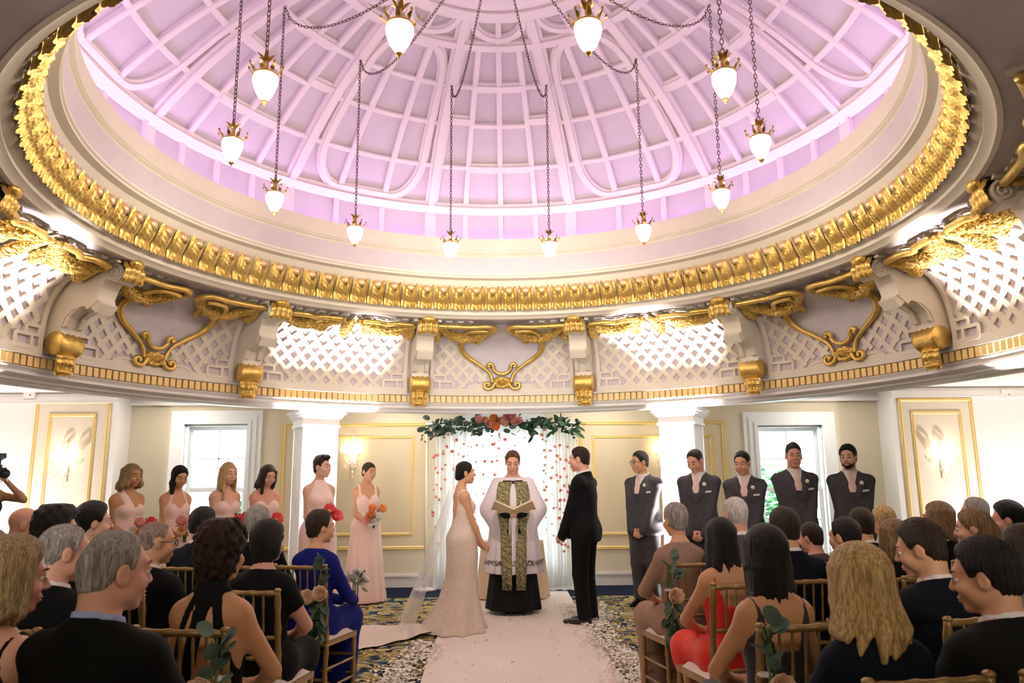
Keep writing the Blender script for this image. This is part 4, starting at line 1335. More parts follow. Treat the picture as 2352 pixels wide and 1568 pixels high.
def wrist_pose(J, pose):
    """-> [(wrist, fingers' direction, thumb side, palm normal, curl, elbow pole)] for right (-x) and left (+x)"""
    s, tp = J['s'], J['tp']; out = []
    for i, sg in enumerate((-1, 1)):
        if pose == 'clasp':     # hands folded low in front
            out.append((tp(sg*.085, .175-.02*i, .86), vec(-sg*.75, .12, -.62), vec(-sg*.4, .2, .8), vec(-sg*.2, -.95, -.1), .5, vec(sg*.30, -.95, -.1)))
        elif pose == 'bouquet':
            out.append((tp(sg*.062, .225, 1.0), vec(-sg*.55, .62, .25), vec(-sg*.1, -.1, 1), vec(-sg*1, -.25, 0), .75, vec(sg*.28, -.9, -.3)))
        elif pose == 'book':
            out.append((tp(sg*.060, .235, 1.06), vec(-sg*.8, .35, .05), vec(0, .5, .8), vec(0, -.6, .75), .65, vec(sg*.8, -.3, -.5)))
        elif pose == 'side':
            out.append((tp(sg*.225, .03, .835), vec(0, .12, -1), vec(-sg*.2, 1, 0), vec(-sg*1, 0, 0), .35, vec(sg*.3, -1, 0)))
        elif pose == 'lap':
            out.append((vec(sg*.085*s, .27*s, J['pel'].z+.085), vec(-sg*.8, .5, -.15), vec(0, .7, .6), vec(0, -.1, -1), .3, vec(sg*.9, -.3, -.4)))
        elif pose == 'hold':    # the couple reaching forward to each other
            out.append((tp(sg*.105, .20+.0*i, .87), vec(-sg*.25, .8, -.45), vec(-sg*.5, .2, .8), vec(-sg*.8, 0, -.5), .7, vec(sg*.5, -.9, -.1)))
        elif pose == 'posy':
            out.append((vec((.13+sg*.06)*s, .30*s, J['pel'].z+.10), vec(-sg*.55, .62, .25), vec(-sg*.1, -.1, 1), vec(-sg*1, -.25, 0), .75, vec(sg*.5, -.8, -.35)))
        elif pose == 'camera':
            out.append((tp(sg*.10, .22, 1.52), vec(-sg*.45, .75, .35), vec(-sg*.3, -.1, 1), vec(-sg*1, -.2, .1), .8, vec(sg*.75, -.1, -.9)))
    return out
def make_body(name, J, pose, sk, hand_k=1.0, fineh=.0072, mid=.025, detail=True, legs=True, xw=.36, fingers=True, hf=.0095):
    wp = wrist_pose(J, pose) if isinstance(pose, str) else pose
    s = J['s']
    pts = [w[0]+w[1].normalized()*.09*s for w in wp]
    m = .085
    lo = Vector([min(p[i] for p in pts)-m for i in range(3)]); hi = Vector([max(p[i] for p in pts)+m for i in range(3)])
    yf = max(.30, hi.y+.08)
    if J.get('seated'): yf = max(yf, .72*s)
    hands = (lo, hi) if fingers else None
    ax = body_grid(J, fineh, mid, hands, xw=max(xw, abs(lo.x)+.05, abs(hi.x)+.05), yf=yf, yb=min(-.24, J['head'].y-.17), hf=hf)
    f = Field(*ax)
    torso_prims(f, J)
    head_prims(f, J, detail)
    for i in (0, 1):
        w = wp[i]
        arm_prims(f, J, i, w[0], w[5])
        hk = s*hand_k*(1. if J['sex'] == 'm' else .90)
        if fingers: hand_prims(f, w[0], w[1], w[2], w[3], hk, w[4])
        else: f.ell(w[0]+w[1].normalized()*.08*s, (.045*s, .03*s, .06*s), .02)
    if legs:
        for i in (0, 1): leg_prims(f, J, i)
    J['wp'] = wp; J['f'] = f
    o = mesh_field(name, f.F, f.ax, sk)
    return o, f
def ysurf(f, x, z, off=0., front=True):
    """where the surface lies in front at (x, z)"""
    ix = int(np.argmin(abs(f.ax[0]-x))); iz = int(np.argmin(abs(f.ax[2]-z)))
    col = f.F[ix, :, iz]-off
    ins = np.where(col < 0)[0]
    if len(ins) == 0: return 0.
    j = ins[-1] if front else ins[0]
    return float(f.ax[1][j])+(float(f.ax[1][1]-f.ax[1][0])*.5 if front else 0)
def cloth_field(J, lo, hi, h):
    return Field(axis(lo[0], hi[0], h), axis(lo[1], hi[1], h), axis(lo[2], hi[2], h))
def suit(root, J, m_suit, m_shirt, h=.0105, vest=None, tie=None, square=False, bout=False, front=True, open_front=True):
    s, tp, bd = J['s'], J['tp'], J['b']
    seated = J.get('seated')
    zt = tp(0, 0, 1.54).z
    wr = [w[0] for w in J['wp']]
    ylo = min(-.26, tp(0, -.2, 1.4).y); yhi = max(.26, max(w.y for w in wr)+.07)
    xw = max(.30*s*bd, max(abs(J['el'][i].x) for i in (0, 1))+.09)
    z0 = tp(0, 0, .80).z if not seated else J['pel'].z-.08
    zl = min(z0-.03, min(w.z for w in wr)-.06)
    f = cloth_field(J, (-xw, ylo, zl), (xw, yhi, zt), h)
    torso_prims(f, J)
    for i, sg in enumerate((-1, 1)):
        E_, W_ = J['el'][i], J['wr'][i]
        S_ = J['sh'][i]
        f.ell(S_+Vector((0, 0, .000*s)), (.060*s, .060*s, .052*s), .04)
        q = .5+.5*bd
        f.cone(S_, E_, .054*s*q, .047*s*q, .014); f.cone(E_, W_+(W_-E_).normalized()*.012, .046*s*q, .036*s*q, .012)
    if not seated:
        f.cone(tp(0, 0, 1.08), tp(0, -.01, .84), .152*s*bd, .182*s*bd, .05, .72)
    else:
        f.cone(tp(0, 0, 1.08), tp(0, .0, .93), .150*s*bd, .178*s*bd, .05, .80)
    tors = f.F.copy()
    X, Y, Z = f.g()
    off = .012
    if front:
        # lapels stand proud of the chest
        zn = (Z-tp(0, 0, 1.17).z)/(.30*s)
        w = .062*s*np.clip(zn, 0, 1)**.85
        lap = np.clip(.075*s*np.sin(np.clip(zn, 0, 1)*pi*.8+.25), 0, 1)
        ax_ = np.abs(X)
        mask = (ax_ > w-.004)*(ax_ < w+lap)*(Y > .02)*(zn > 0)*(zn < 1.)
        f.F = f.F-.009*mask
    F = f.F-off
    keep = z0-Z
    # jacket collar line: high at the back, sloping to the front
    zc = tp(0, 0, 1.508).z-.32*(Y-tp(0, -.07, 1.5).y)
    keep = np.maximum(keep, (Z-zc)*.9)
    sl = [w for w in wr]
    if front:
        vcut = (np.abs(X)-w)*.85
        vcut = np.where((Y > .0)*(zn > -.02), vcut, .3)
        keep = np.maximum(keep, -vcut)
    JK = smax(F, keep.astype(np.float32), .006)
    o = mesh_field('jacket', JK, f.ax, m_suit, root, smooth=1)
    # shirt: breast in the opening, collar, cuffs
    g = cloth_field(J, (-.13*s, -.16*s+tp(0, 0, 1.45).y, tp(0, 0, 1.05).z), (.13*s, .24*s+tp(0, 0, 1.4).y, tp(0, 0, 1.57).z), min(h, .010) if front else .012)
    torso_prims(g, J)
    nr = .066*s*(.7+.3*bd) if J['sex'] == 'm' else .055*s
    g2 = Field(*g.ax); g2.cone(J['neck0']-Vector((0, 0, .03)), J['neck1'], nr*1.22, nr*1.06, .0)
    X, Y, Z = g.g()
    ztop = tp(0, 0, 1.528).z-.30*(Y-tp(0, -.07, 1.5).y)
    col = smax(g2.F, (Z-ztop)*.9, .003)
    if front:
        notch = np.where(Y > tp(0, .02, 1.5).y, (np.abs(X)-.25*np.clip(tp(0, 0, 1.515).z-.02-Z+.03, 0, .04))*.8, .3)
    br = smax(g.F-.0065, np.maximum(np.abs(X)-.105*s, (Z-tp(0, 0, 1.47).z)).astype(np.float32), .004)
    if not front: br = smax(br, (tp(0, 0, 1.40).z-Z).astype(np.float32), .004)
    mesh_field('shirt', np.minimum(br, col), g.ax, m_shirt, root, smooth=1)
    if vest is not None:
        X, Y, Z = g.g()
        zn = (Z-tp(0, 0, 1.285).z)/(.20*s); w2 = .066*s*np.clip(zn, 0, 1)
        k2 = np.maximum(np.abs(X)-.12*s, -np.where((Y > 0)*(zn > 0), (np.abs(X)-w2)*.85, .3))
        k2 = np.maximum(k2, Z-tp(0, 0, 1.46).z)
        mesh_field('waistcoat', smax(g.F-.0105, np.maximum(k2, .0-Y).astype(np.float32), .004), g.ax, vest, root)
    if tie is not None:
        b = MB(); pts = []
        zs = [1.478, 1.458, 1.43, 1.39, 1.35, 1.31, 1.27]
        ws = [.020, .026, .018, .026, .034, .040, .036]
        P = []
        for z, w in zip(zs, ws):
            zz = tp(0, 0, z).z
            y = ysurf(g, 0, zz, .0065)+.004+(.012 if z > 1.45 else 0)
            P.append([(-w*s, y-.002, zz), (0, y+.010, zz), (w*s, y-.002, zz)])
        vs = [p for r in P for p in r]
        b.add(vs, [(i*3+k, i*3+k+1, i*3+k+4, i*3+k+3) for i in range(len(P)-1) for k in (0, 1)])
        b.build('necktie', tie, root, smooth=True)
    if square:
        p = tp(-.115, 0, 1.285); y = ysurf_tmp(tors, f.ax, p.x, p.z, .012)+.006
        b = MB(); b.box((p.x, y, p.z), (.085*s, .012, .020*s), mat=Matrix.Rotation(R_(6), 3, 'Y') @ Matrix.Rotation(R_(22), 3, 'Z')); b.build('pocket_square', m_shirt, root)
    if bout:
        p = tp(-.092, 0, 1.365); y = ysurf_tmp(tors, f.ax, p.x, p.z, .019)+.016
        boutonniere(root, Vector((p.x, y, p.z)))
    return f
def ysurf_tmp(F, ax, x, z, off):
    ix = int(np.argmin(abs(ax[0]-x))); iz = int(np.argmin(abs(ax[2]-z)))
    ins = np.where(F[ix, :, iz]-off < 0)[0]
    return float(ax[1][ins[-1]]) if len(ins) else .1
m_petal_w = M('cream_petals', (.85, .78, .62), .6)
m_sprig = M('sprig_green', (.05, .12, .05), .6)
def boutonniere(root, p):
    b = MB()
    b.cur = 0
    for k in range(6):
        a = 2*pi*k/6; b.ell(p+Vector((.012*cos(a), .004, .012*sin(a))), (.012, .008, .012), 6, 4)
    b.ell(p+Vector((0, .010, 0)), (.012, .010, .012), 8, 5)
    b.cur = 1
    for k in range(4):
        b.ell(p+Vector((.012*(k-1.5), -.006, -.026-.006*(k % 2))), (.007, .003, .018), 6, 4)
    b.build('boutonniere', [m_petal_w, m_sprig], root, smooth=True)
def trousers(root, J, mat, h=.017, shoes=True):
    s = J['s']; bd = .5+.5*J['b']
    if J.get('seated'):
        lo = (-.27*s, -.22, .03); hi = (.27*s, .70*s, J['pel'].z+.12)
    else: lo = (-.26*s*J['b'], -.20, .03); hi = (.26*s*J['b'], .22, J['tp'](0, 0, 1.06).z)
    f = cloth_field(J, lo, hi, h)
    J2 = J
    f.ell(J['tp'](0, -.01, .95), (.172*s*J['b'], .125*s*J['b'], .14*s), .05)
    for sg in (-1, 1): f.ell(J['tp'](sg*.075, -.062, .90), (.088*s, .085*s*J['b'], .105*s), .05)
    for i in (0, 1):
        h_, k_, a_ = J['hip'][i], J['knee'][i], J['ank'][i]
        f.cone(h_, k_, .100*s*bd, .076*s*bd, .05); f.cone(k_, a_-Vector((0, 0, .02)), .074*s*bd, .062*s*bd, .02)
    X, Y, Z = f.g()
    mesh_field('trousers', smax(f.F-.006, (.05-Z).astype(np.float32), .005), f.ax, mat, root)
    if shoes: shoe_pair(root, J, CL['shoe'])
def shoe_pair(root, J, mat):
    s = J['s']
    for i in (0, 1):
        a = J['ank'][i]
        f = Field(axis(a.x-.075, a.x+.08, .0115), axis(a.y-.09, a.y+.25, .0115), axis(.0, .13, .0115))
        f.cone((a.x, a.y-.035*s, .045), (a.x*1.05, a.y+.09*s, .040), .044*s, .046*s, .02)
        f.cone((a.x*1.05, a.y+.09*s, .036), (a.x*1.1, a.y+.205*s, .028), .046*s, .026*s, .03)
        f.cone((a.x, a.y-.01, .06), (a.x, a.y, .11), .046*s, .044*s, .02)
        X, Y, Z = f.g()
        mesh_field('shoe', smax(f.F, (.004-Z).astype(np.float32), .004), f.ax, mat, root)
def skirt_field(f, zs, rs, cys, sy=.78, n=11, amp=None, ph=0., k=.02):
    X, Y, Z = f.g()
    R = np.interp(Z, zs, rs).astype(np.float32); cy_ = np.interp(Z, zs, cys).astype(np.float32)
    A = np.interp(Z, zs, amp if amp is not None else [0]*len(zs)).astype(np.float32)
    phi = np.arctan2(X, (Y-cy_)/sy)
    wv = np.sin(phi*n+ph+.7*np.sin(phi*3+ph))+.4*np.sin(phi*(n*1.7//1)+2*ph)
    d = (np.sqrt(X*X+((Y-cy_)/sy)**2)-R*(1+A*wv))*.78
    f.add((slice(None),)*3, d.astype(np.float32), k)
def bodice_keep(J, style, X, Y, Z):
    """negative where cloth is"""
    s, tp = J['s'], J['tp']
    def z(v): return tp(0, 0, v).z
    ax = np.abs(X)/s
    top = z(1.335)
    y0 = tp(0, -.01, 1.3).y
    if style in ('sweetheart', 'straps', 'halter1', 'oneshoulder'):
        front = z(1.300)+s*(.035*np.sin(np.clip(ax/.145, 0, 1)*pi)-.030*np.clip(1-ax/.05, 0, 1)+.0*ax)
        back = z(1.275)+0*ax
        lim = np.where(Y > y0, front, back)
        k = Z-lim
        if style == 'straps':
            k = np.minimum(k, np.maximum(np.abs(ax-.105)*s-.020*s, Z-z(1.50)))
        if style == 'halter1':
            cx = .10-.055*np.clip((Z-z(1.31))/(z(1.5)-z(1.31)), 0, 1)
            k = np.minimum(k, np.maximum(np.abs(ax-cx)*s-.017*s, Z-z(1.515)))
        if style == 'oneshoulder':
            cx = .03+.07*np.clip((Z-z(1.31))/(z(1.46)-z(1.31)), 0, 1)
            k = np.minimum(k, np.maximum(np.abs(X/s-cx)*s-.045*s, np.maximum(Z-z(1.50), y0-Y)))
        return k
    if style == 'highneck':
        w = np.interp(Z, [z(1.28), z(1.36), z(1.44), z(1.50)], [.2*s, .125*s, .075*s, .058*s])
        return np.maximum(np.abs(X)-w, Z-z(1.495))
    if style == 'tank':       # wide straps, scooped back
        k = np.where(Y > y0, Z-(z(1.36)+s*.10*np.clip((ax-.05)/.05, 0, 1)), Z-(z(1.24)+s*.22*np.clip((ax-.055)/.06, 0, 1)))
        return np.maximum(np.maximum(k, np.abs(X)-np.interp(Z, [z(1.3), z(1.38), z(1.5)], [.25*s, .125*s, .12*s])), Z-z(1.52))
    if style == 'bride':      # open back to the waist, shoulder straps
        wb = np.interp(Z, [z(1.06), z(1.2), z(1.40), z(1.5)], [.0, .075*s, .105*s, .10*s])
        back = np.where(Y < y0+.03, wb-np.abs(X), -.3)
        fr = np.where(Y >= y0+.03, Z-(z(1.33)+s*.14*np.clip((ax-.055)/.04, 0, 1)), -.3)
        side = np.abs(X)-np.interp(Z, [z(1.28), z(1.36), z(1.5)], [.25*s, .140*s, .128*s])
        return np.maximum(np.maximum(np.maximum(back, fr), side), Z-z(1.52))
    if style == 'crew':       # covered, short or capped sleeves
        return Z-(z(1.475)-.2*(Y-y0))
    if style == 'halterback': # three bands fanning from the collar over a bare back
        kb = np.full(np.broadcast(X, Y, Z).shape, .3, np.float32)
        zz = np.clip((z(1.475)-Z)/(z(1.475)-z(1.10)), 0, 1.2)
        for c0, c1, w in ((.012, -.045, .034), (-.03, -.150, .017), (.045, .125, .022)):
            kb = np.minimum(kb, np.abs(X/s-(c0+(c1-c0)*zz**.8))*s-w*s)
        kb = np.maximum(kb, Z-z(1.50))
        kb = np.minimum(kb, Z-z(1.10))
        collar = np.maximum(np.abs(Z-z(1.50))-.028*s, np.abs(X)-.09*s)
        kb = np.minimum(kb, collar)
        kf = np.maximum(np.abs(X)-np.interp(Z, [z(1.28), z(1.44), z(1.50)], [.2*s, .08*s, .06*s]), Z-z(1.53))
        return np.where(Y > y0+.015, kf, kb)
    return Z-top
def dress(root, J, style, mat, skirt=None, h=.0095, off=.007, zlow=None, sleeves=None, hem=.012, name='dress', mat2=None):
    """bodice + skirt in one cloth; skirt = (zs, radii, cys, sy, n, amp)"""
    s, tp = J['s'], J['tp']
    seated = J.get('seated')
    zt = tp(0, 0, 1.56).z
    if skirt: rmax = max(skirt[1])*1.12
    else: rmax = .22
    xw = max(rmax, .27*s*max(1, J['b']))
    z0 = (hem-.01) if skirt else (zlow if zlow is not None else J['pel'].z-.10)
    cyr = [c for c in (skirt[2] if skirt else [0])]
    ylo = min(min(cyr)-rmax*.9, tp(0, -.19*J['b'], 1.4).y); yhi = max(max(cyr)+rmax*.9, tp(0, .2*J['b'], 1.3).y)
    if sleeves: xw = max(xw, max(abs(J['el'][i].x) for i in (0, 1))+.08); 
    if sleeves and sleeves > 1: yhi = max(yhi, max(J['wr'][i].y for i in (0, 1))+.06)
    f = cloth_field(J, (-xw, ylo, z0), (xw, yhi, zt), h)
    torso_prims(f, J)
    if not seated:
        for i in (0, 1): f.cone(J['hip'][i], J['knee'][i], .088*s*(.5+.5*J['b']), .056*s, .05)
    X, Y, Z = f.g()
    k = bodice_keep(J, style, X, Y, Z)
    F = smax(f.F-off, k.astype(np.float32), .006)
    if sleeves:
        g = Field(*f.ax)
        for i in (0, 1):
            S_, E_, W_ = J['sh'][i], J['el'][i], J['wr'][i]
            q = (.84 if J['sex'] == 'f' else 1)*s*(.45+.55*J['b'])
            g.ell(S_+Vector((0, 0, -.008*s)), (.064*q, .062*q, .066*q), .04)
            e = S_.lerp(E_, min(1, sleeves))
            g.cone(S_, e, .058*q, .056*q if sleeves < 1 else .048*q, .03)
            if sleeves > 1: g.cone(E_, E_.lerp(W_, sleeves-1), .048*q, .038*q, .012)
        G = g.F
        # cut the cloth square across the arm
        F2 = G-off*1.2
        if sleeves < 1:
            for i, sg in enumerate((-1, 1)):
                S_, E_ = J['sh'][i], J['el'][i]; d = (E_-S_).normalized(); e = S_.lerp(E_, sleeves)
                pl = (X-e.x)*d.x+(Y-e.y)*d.y+(Z-e.z)*d.z
                F2 = np.where(X*sg > 0, np.maximum(F2, pl.astype(np.float32)), F2)
        F = smin_(F, smax(F2, k.astype(np.float32), .004), .03)
    if skirt:
        g = Field(*f.ax); skirt_field(g, skirt[0], skirt[1], skirt[2], *(skirt[3:]))
        sk = smax(g.F, np.maximum(hem-Z, Z-skirt[0][-1]).astype(np.float32), .006)
        F = smin_(F, sk, .02)
    elif seated:
        F = smax(F, (z0-Z).astype(np.float32), .004)
    return mesh_field(name, F, f.ax, mat, root, smooth=1)
def smin_(a, b, k):
    h = np.clip(.5+.5*(a-b)/k, 0, 1)
    return a*(1-h)+b*h-k*h*(1-h)
def lap_skirt(root, J, mat, zhem=.45, h=.017, name='skirt', wide=1.0):
    """seated skirt over the thighs and shins"""
    s = J['s']; bd = .5+.5*J['b']
    f = cloth_field(J, (-.30*s*wide, -.24, zhem-.02), (.30*s*wide, .62*s, J['pel'].z+.14), h)
    f.ell(J['tp'](0, -.01, .95), (.180*s*J['b'], .13*s*J['b'], .14*s), .05)
    for sg in (-1, 1): f.ell(J['tp'](sg*.08, -.062, .90), (.095*s, .09*s*J['b'], .10*s), .05)
    for i in (0, 1):
        h_, k_, a_ = J['hip'][i], J['knee'][i], J['ank'][i]
        f.cone(h_, k_, .105*s*bd*wide, .080*s*wide, .08); f.cone(k_, a_, .085*s*wide, .10*s*wide, .08)
    X, Y, Z = f.g()
    mesh_field(name, smax(f.F-.006, (zhem-Z).astype(np.float32), .005), f.ax, mat, root)
def place(root, x, y, rz, label, z=0., group=None):
    root.location = (x, y, z); root.rotation_euler = (0, 0, R_(rz))
    tag(root, label, 'person', group)
    return root
# ------------------------------------------------------------------ the wedding party
m_lips_m = M('lips_pale', (.42, .18, .13), .5)
def pos(px, Y): return at(px, 1250, Y).x
def head_lift(f, P, k, R): pass
def groomsman(label, px, Y, H, theta, head, hm, build=1.0, sk='warm', top=.016, beard=False, glasses=False, lids=.3, lift=.010, line='short', extra=None):
    J = skeleton(H, 'm', head=head, build=build); J['lids'] = lids
    body, f = make_body('person', J, 'clasp', SK[sk], mid=.032)
    face_parts(J, body, lipcol=m_lips_m)
    hair(J, hm, body, lift=lift, top=top, h=.0068, line=line, extra=extra)
    suit(body, J, CL['charcoal'], CL['shirt'], vest=CL['charcoal'], tie=CL['pinktie'], square=True, bout=True, h=.0105)
    trousers(body, J, CL['charcoal'])
    R, c, k = J['R'], J['head'], J['hs']*(.23/.236)
    if beard: beard_mesh(J, body)
    if glasses: spectacles(J, body)
    place(body, pos(px, Y), Y, theta, label, group=None)
    return body, J
def beard_mesh(J, root, mat=None, off=.0035):
    k = J['hs']*(.23/.236); c = J['head']
    f = Field(axis(c.x-.10*k, c.x+.10*k, .0055), axis(c.y-.10*k, c.y+.13*k, .0055), axis(c.z-.14*k, c.z+.03*k, .0055))
    head_prims(f, J)
    X, Y, Z = f.g(); lx, ly, lz = head_local(J, X, Y, Z)
    keep0 = np.abs(lx)-.071
    up = np.interp(ly, [-.01, .02, .045, .07], [.00, -.030, -.058, -.070]).astype(np.float32)
    up = np.where((np.abs(lx) < .030)*(ly > .05), -.047-.25*np.abs(lx), up).astype(np.float32)
    keep = np.maximum(np.maximum(np.maximum(lz-up, .004-ly), -.118-lz), keep0)*k*.8
    mouth = (np.sqrt((lx/1.0)**2+((lz+.067)/.55)**2)-.024)*k*.6
    keep = np.maximum(keep, np.where(ly > .05, -mouth, -1))
    mesh_field('beard', smax(f.F-off, keep.astype(np.float32), .004), f.ax, mat or HM['brown'], root)
m_rim = M('spectacle_rim', (.02, .02, .025), .3)
def spectacles(J, root):
    R, c, k = J['R'], J['head'], J['hs']*(.23/.236)
    P = lambda x, y, z: c+R @ Vector((x*k, y*k, z*k))
    b = MB()
    for sg in (-1, 1):
        b.tube([P(sg*.033+.024*cos(t), .105-.008*abs(cos(t)), .003+.017*sin(t)) for t in np.linspace(0, 2*pi, 15)[:-1]], .0024, 5, closed=True)
        b.tube([P(sg*.056, .098, .008), P(sg*.072, .06, .008), P(sg*.082, -.01, .006)], .0022, 5)
    b.tube([P(-.010, .108, .006), P(.010, .108, .006)], .0022, 5)
    b.build('spectacles', m_rim, root, smooth=True)
groomsman('groomsman in dark grey suit and glasses, standing nearest the groom', 1482, 9.5, 1.82, 140, (-28, -3, 0), HM['black'], build=1.14, glasses=True, lids=.2)
groomsman('groomsman with cropped brown hair bowing his head before the right column', 1612, 8.85, 1.83, 152, (-18, -24, 0), HM['brown'], build=1.10, sk='rosy', lids=.8, top=.006, lift=.006)
groomsman('short dark-haired groomsman with stubble, eyes lowered, beside the right window casing', 1719, 8.6, 1.78, 158, (-14, -10, 0), HM['black'], sk='warm', lids=.6, top=.012, lift=.008)
groomsman('tall groomsman with peaked dark hair standing before the bright right window', 1837, 8.6, 1.86, 172, (-4, -4, 0), HM['black'], sk='rosy', build=1.08, top=.020, lift=.004, lids=.25,
          extra=lambda f, P, k, R: f.ell(P(0, .01, .105), (.030*k, .05*k, .030*k), .02))
groomsman('bearded dark-haired groomsman at the right end of the row', 1967, 8.5, 1.83, 160, (-16, -3, 0), HM['black'], sk='fair', build=1.08, beard=True, top=.02, lift=.012)

# flowers
def petalm(name, c):
    m = bpy.data.materials.new(name); m.use_nodes = True
    nt = m.node_tree; b = nt.nodes['Principled BSDF']; out = nt.nodes['Material Output']
    b.inputs['Base Color'].default_value = (*c, 1); b.inputs['Roughness'].default_value = .6; b.inputs['Specular IOR Level'].default_value = .2
    t = nt.nodes.new('ShaderNodeBsdfTranslucent'); t.inputs[0].default_value = (*c, 1)
    x = nt.nodes.new('ShaderNodeMixShader'); x.inputs[0].default_value = .42
    nt.links.new(b.outputs[0], x.inputs[1]); nt.links.new(t.outputs[0], x.inputs[2]); nt.links.new(x.outputs[0], out.inputs[0])
    return m
m_coral = petalm('coral_petals', (.94, .20, .22)); m_pinkf = petalm('pink_petals', (.95, .58, .54)); m_peach = petalm('peach_petals', (.96, .64, .38)); m_orange = petalm('orange_petals', (.97, .50, .20)); m_ivory = petalm('ivory_petals', (.95, .91, .82))
m_yolk = M('flower_centre', (.80, .42, .05), .7); m_dkc = M('dark_centre', (.06, .03, .03), .8)
m_euc = M('eucalyptus_leaf', (.055, .10, .070), .6, var=(9, (.11, .17, .13), .3)); m_rose = petalm('rose_petals', (.97, .80, .62)); m_green = M('dark_green_leaf', (.018, .065, .025), .55, var=(9, (.035, .10, .04), .3)); m_stem = M('green_stem', (.08, .14, .05), .6)
def bloom_mesh(r, n1, n2, cup, centre, mats, seed=0, n3=0):
    """open flower facing +z: two whorls of cupped petals and a centre"""
    q = random.Random(seed); b = MB(); b.cur = 0
    for w, (n, rr, lift) in enumerate(((n1, r, .0), (n2, r*.80, .22), (n3, r*.58, .42))):
        for k in range(n):
            a = 2*pi*(k+.5*w)/n+q.uniform(-.1, .1)
            m = Matrix.Rotation(a, 3, 'Z')
            vs = []
            nu, nv = 4, 4
            for j in range(nv+1):
                t = j/nv
                for i in range(nu+1):
                    u = (i/nu-.5)*2
                    wd = rr*.56*sin(pi*min(1, .18+t*.68))**.7
                    vs.append(m @ Vector((rr*(.12+.88*t)*(1-.25*cup*t), u*wd, rr*(cup*t*t*(1+.2*w)+lift*t+.16*u*u*t)+q.uniform(-.01, .01)*rr)))
            b.add(vs, [(j*(nu+1)+i, j*(nu+1)+i+1, (j+1)*(nu+1)+i+1, (j+1)*(nu+1)+i) for j in range(nv) for i in range(nu)])
    b.cur = 1
    b.ell((0, 0, r*.16), (r*centre, r*centre, r*centre*.7), 8, 5)
    me_o = b.build('tmp', mats, None, smooth=True)
    me = me_o.data; bpy.data.objects.remove(me_o)
    return me
def rose_mesh(r, mat, seed=0):
    q = random.Random(seed); b = MB()
    for w, (n, rr, h, op) in enumerate(((5, 1.0, .50, .45), (5, .80, .62, .25), (4, .58, .68, .08), (3, .36, .70, -.05))):
        for k in range(n):
            a = 2*pi*(k+.4*w)/n+q.uniform(-.15, .15); m = Matrix.Rotation(a, 3, 'Z'); vs = []
            for j in range(5):
                t = j/4
                for i in range(6):
                    u = (i/5-.5)*2; ang = u*(pi/n)*1.25
                    R2 = r*rr*(sin(pi*.5*min(1, t*1.5))*.85+op*t*t*.5)
                    vs.append(m @ Vector((R2*cos(ang), R2*sin(ang), r*(h*t*1.15-.12*u*u*t-.3))))
            b.add(vs, [(j*6+i, j*6+i+1, (j+1)*6+i+1, (j+1)*6+i) for j in range(4) for i in range(5)])
    o = b.build('tmp', mat, None, smooth=True); me = o.data; bpy.data.objects.remove(o)
    return me
def leaf_mesh(l, w, roundness=1.0, mat=None):
    b = MB(); n = 5; vs = []
    for j in range(n+1):
        t = j/n; ww = w*.5*math.sqrt(max(0, sin(pi*min(1, max(0, t*.96+.02)))))**roundness if True else 0
        vs += [(-ww, l*t, .10*ww), (0, l*t, -.05*w*sin(pi*t)), (ww, l*t, .10*ww)]
    b.add(vs, [(i*3+k, i*3+k+1, i*3+k+4, i*3+k+3) for i in range(n) for k in (0, 1)])
    o = b.build('tmp', mat, None, smooth=True); me = o.data; bpy.data.objects.remove(o)
    return me
ME = {'peony': bloom_mesh(.062, 10, 9, .60, .24, [m_coral, m_yolk], 1, 7), 'pinkpeony': bloom_mesh(.055, 9, 8, .7, .16, [m_pinkf, m_yolk], 2, 7), 'peach': bloom_mesh(.050, 8, 7, .8, .16, [m_peach, m_yolk], 3, 6),
      'orange': bloom_mesh(.052, 8, 6, .9, .20, [m_orange, m_yolk], 4, 5), 'ivory': rose_mesh(.032, m_ivory, 5), 'rose': bloom_mesh(.056, 9, 8, .85, .14, [m_rose, m_peach], 6, 7), 'tulip': rose_mesh(.03, m_ivory, 7),
      'euc': leaf_mesh(.060, .056, 1.0, m_euc), 'long': leaf_mesh(.085, .024, 1.0, m_green), 'oval': leaf_mesh(.055, .032, 1.0, m_green)}
def put(me, name, parent, p, d=(0, 0, 1), spin=0., sc=1.):
    o = bpy.data.objects.new(name, me); link(o, parent)
    o.location = p
    q = Vector(d).to_track_quat('Z', 'Y').to_matrix() @ Matrix.Rotation(spin, 3, 'Z')
    o.rotation_euler = q.to_euler(); o.scale = (sc, sc, sc)
    return o
def putleaf(me, parent, p, d, spin, sc=1., name='leaf'):
    """leaf growing along d from p"""
    o = bpy.data.objects.new(name, me); link(o, parent)
    o.location = p
    q = Vector(d).to_track_quat('Y', 'Z').to_matrix() @ Matrix.Rotation(spin, 3, 'Y')
    o.rotation_euler = q.to_euler(); o.scale = (sc, sc, sc)
    return o
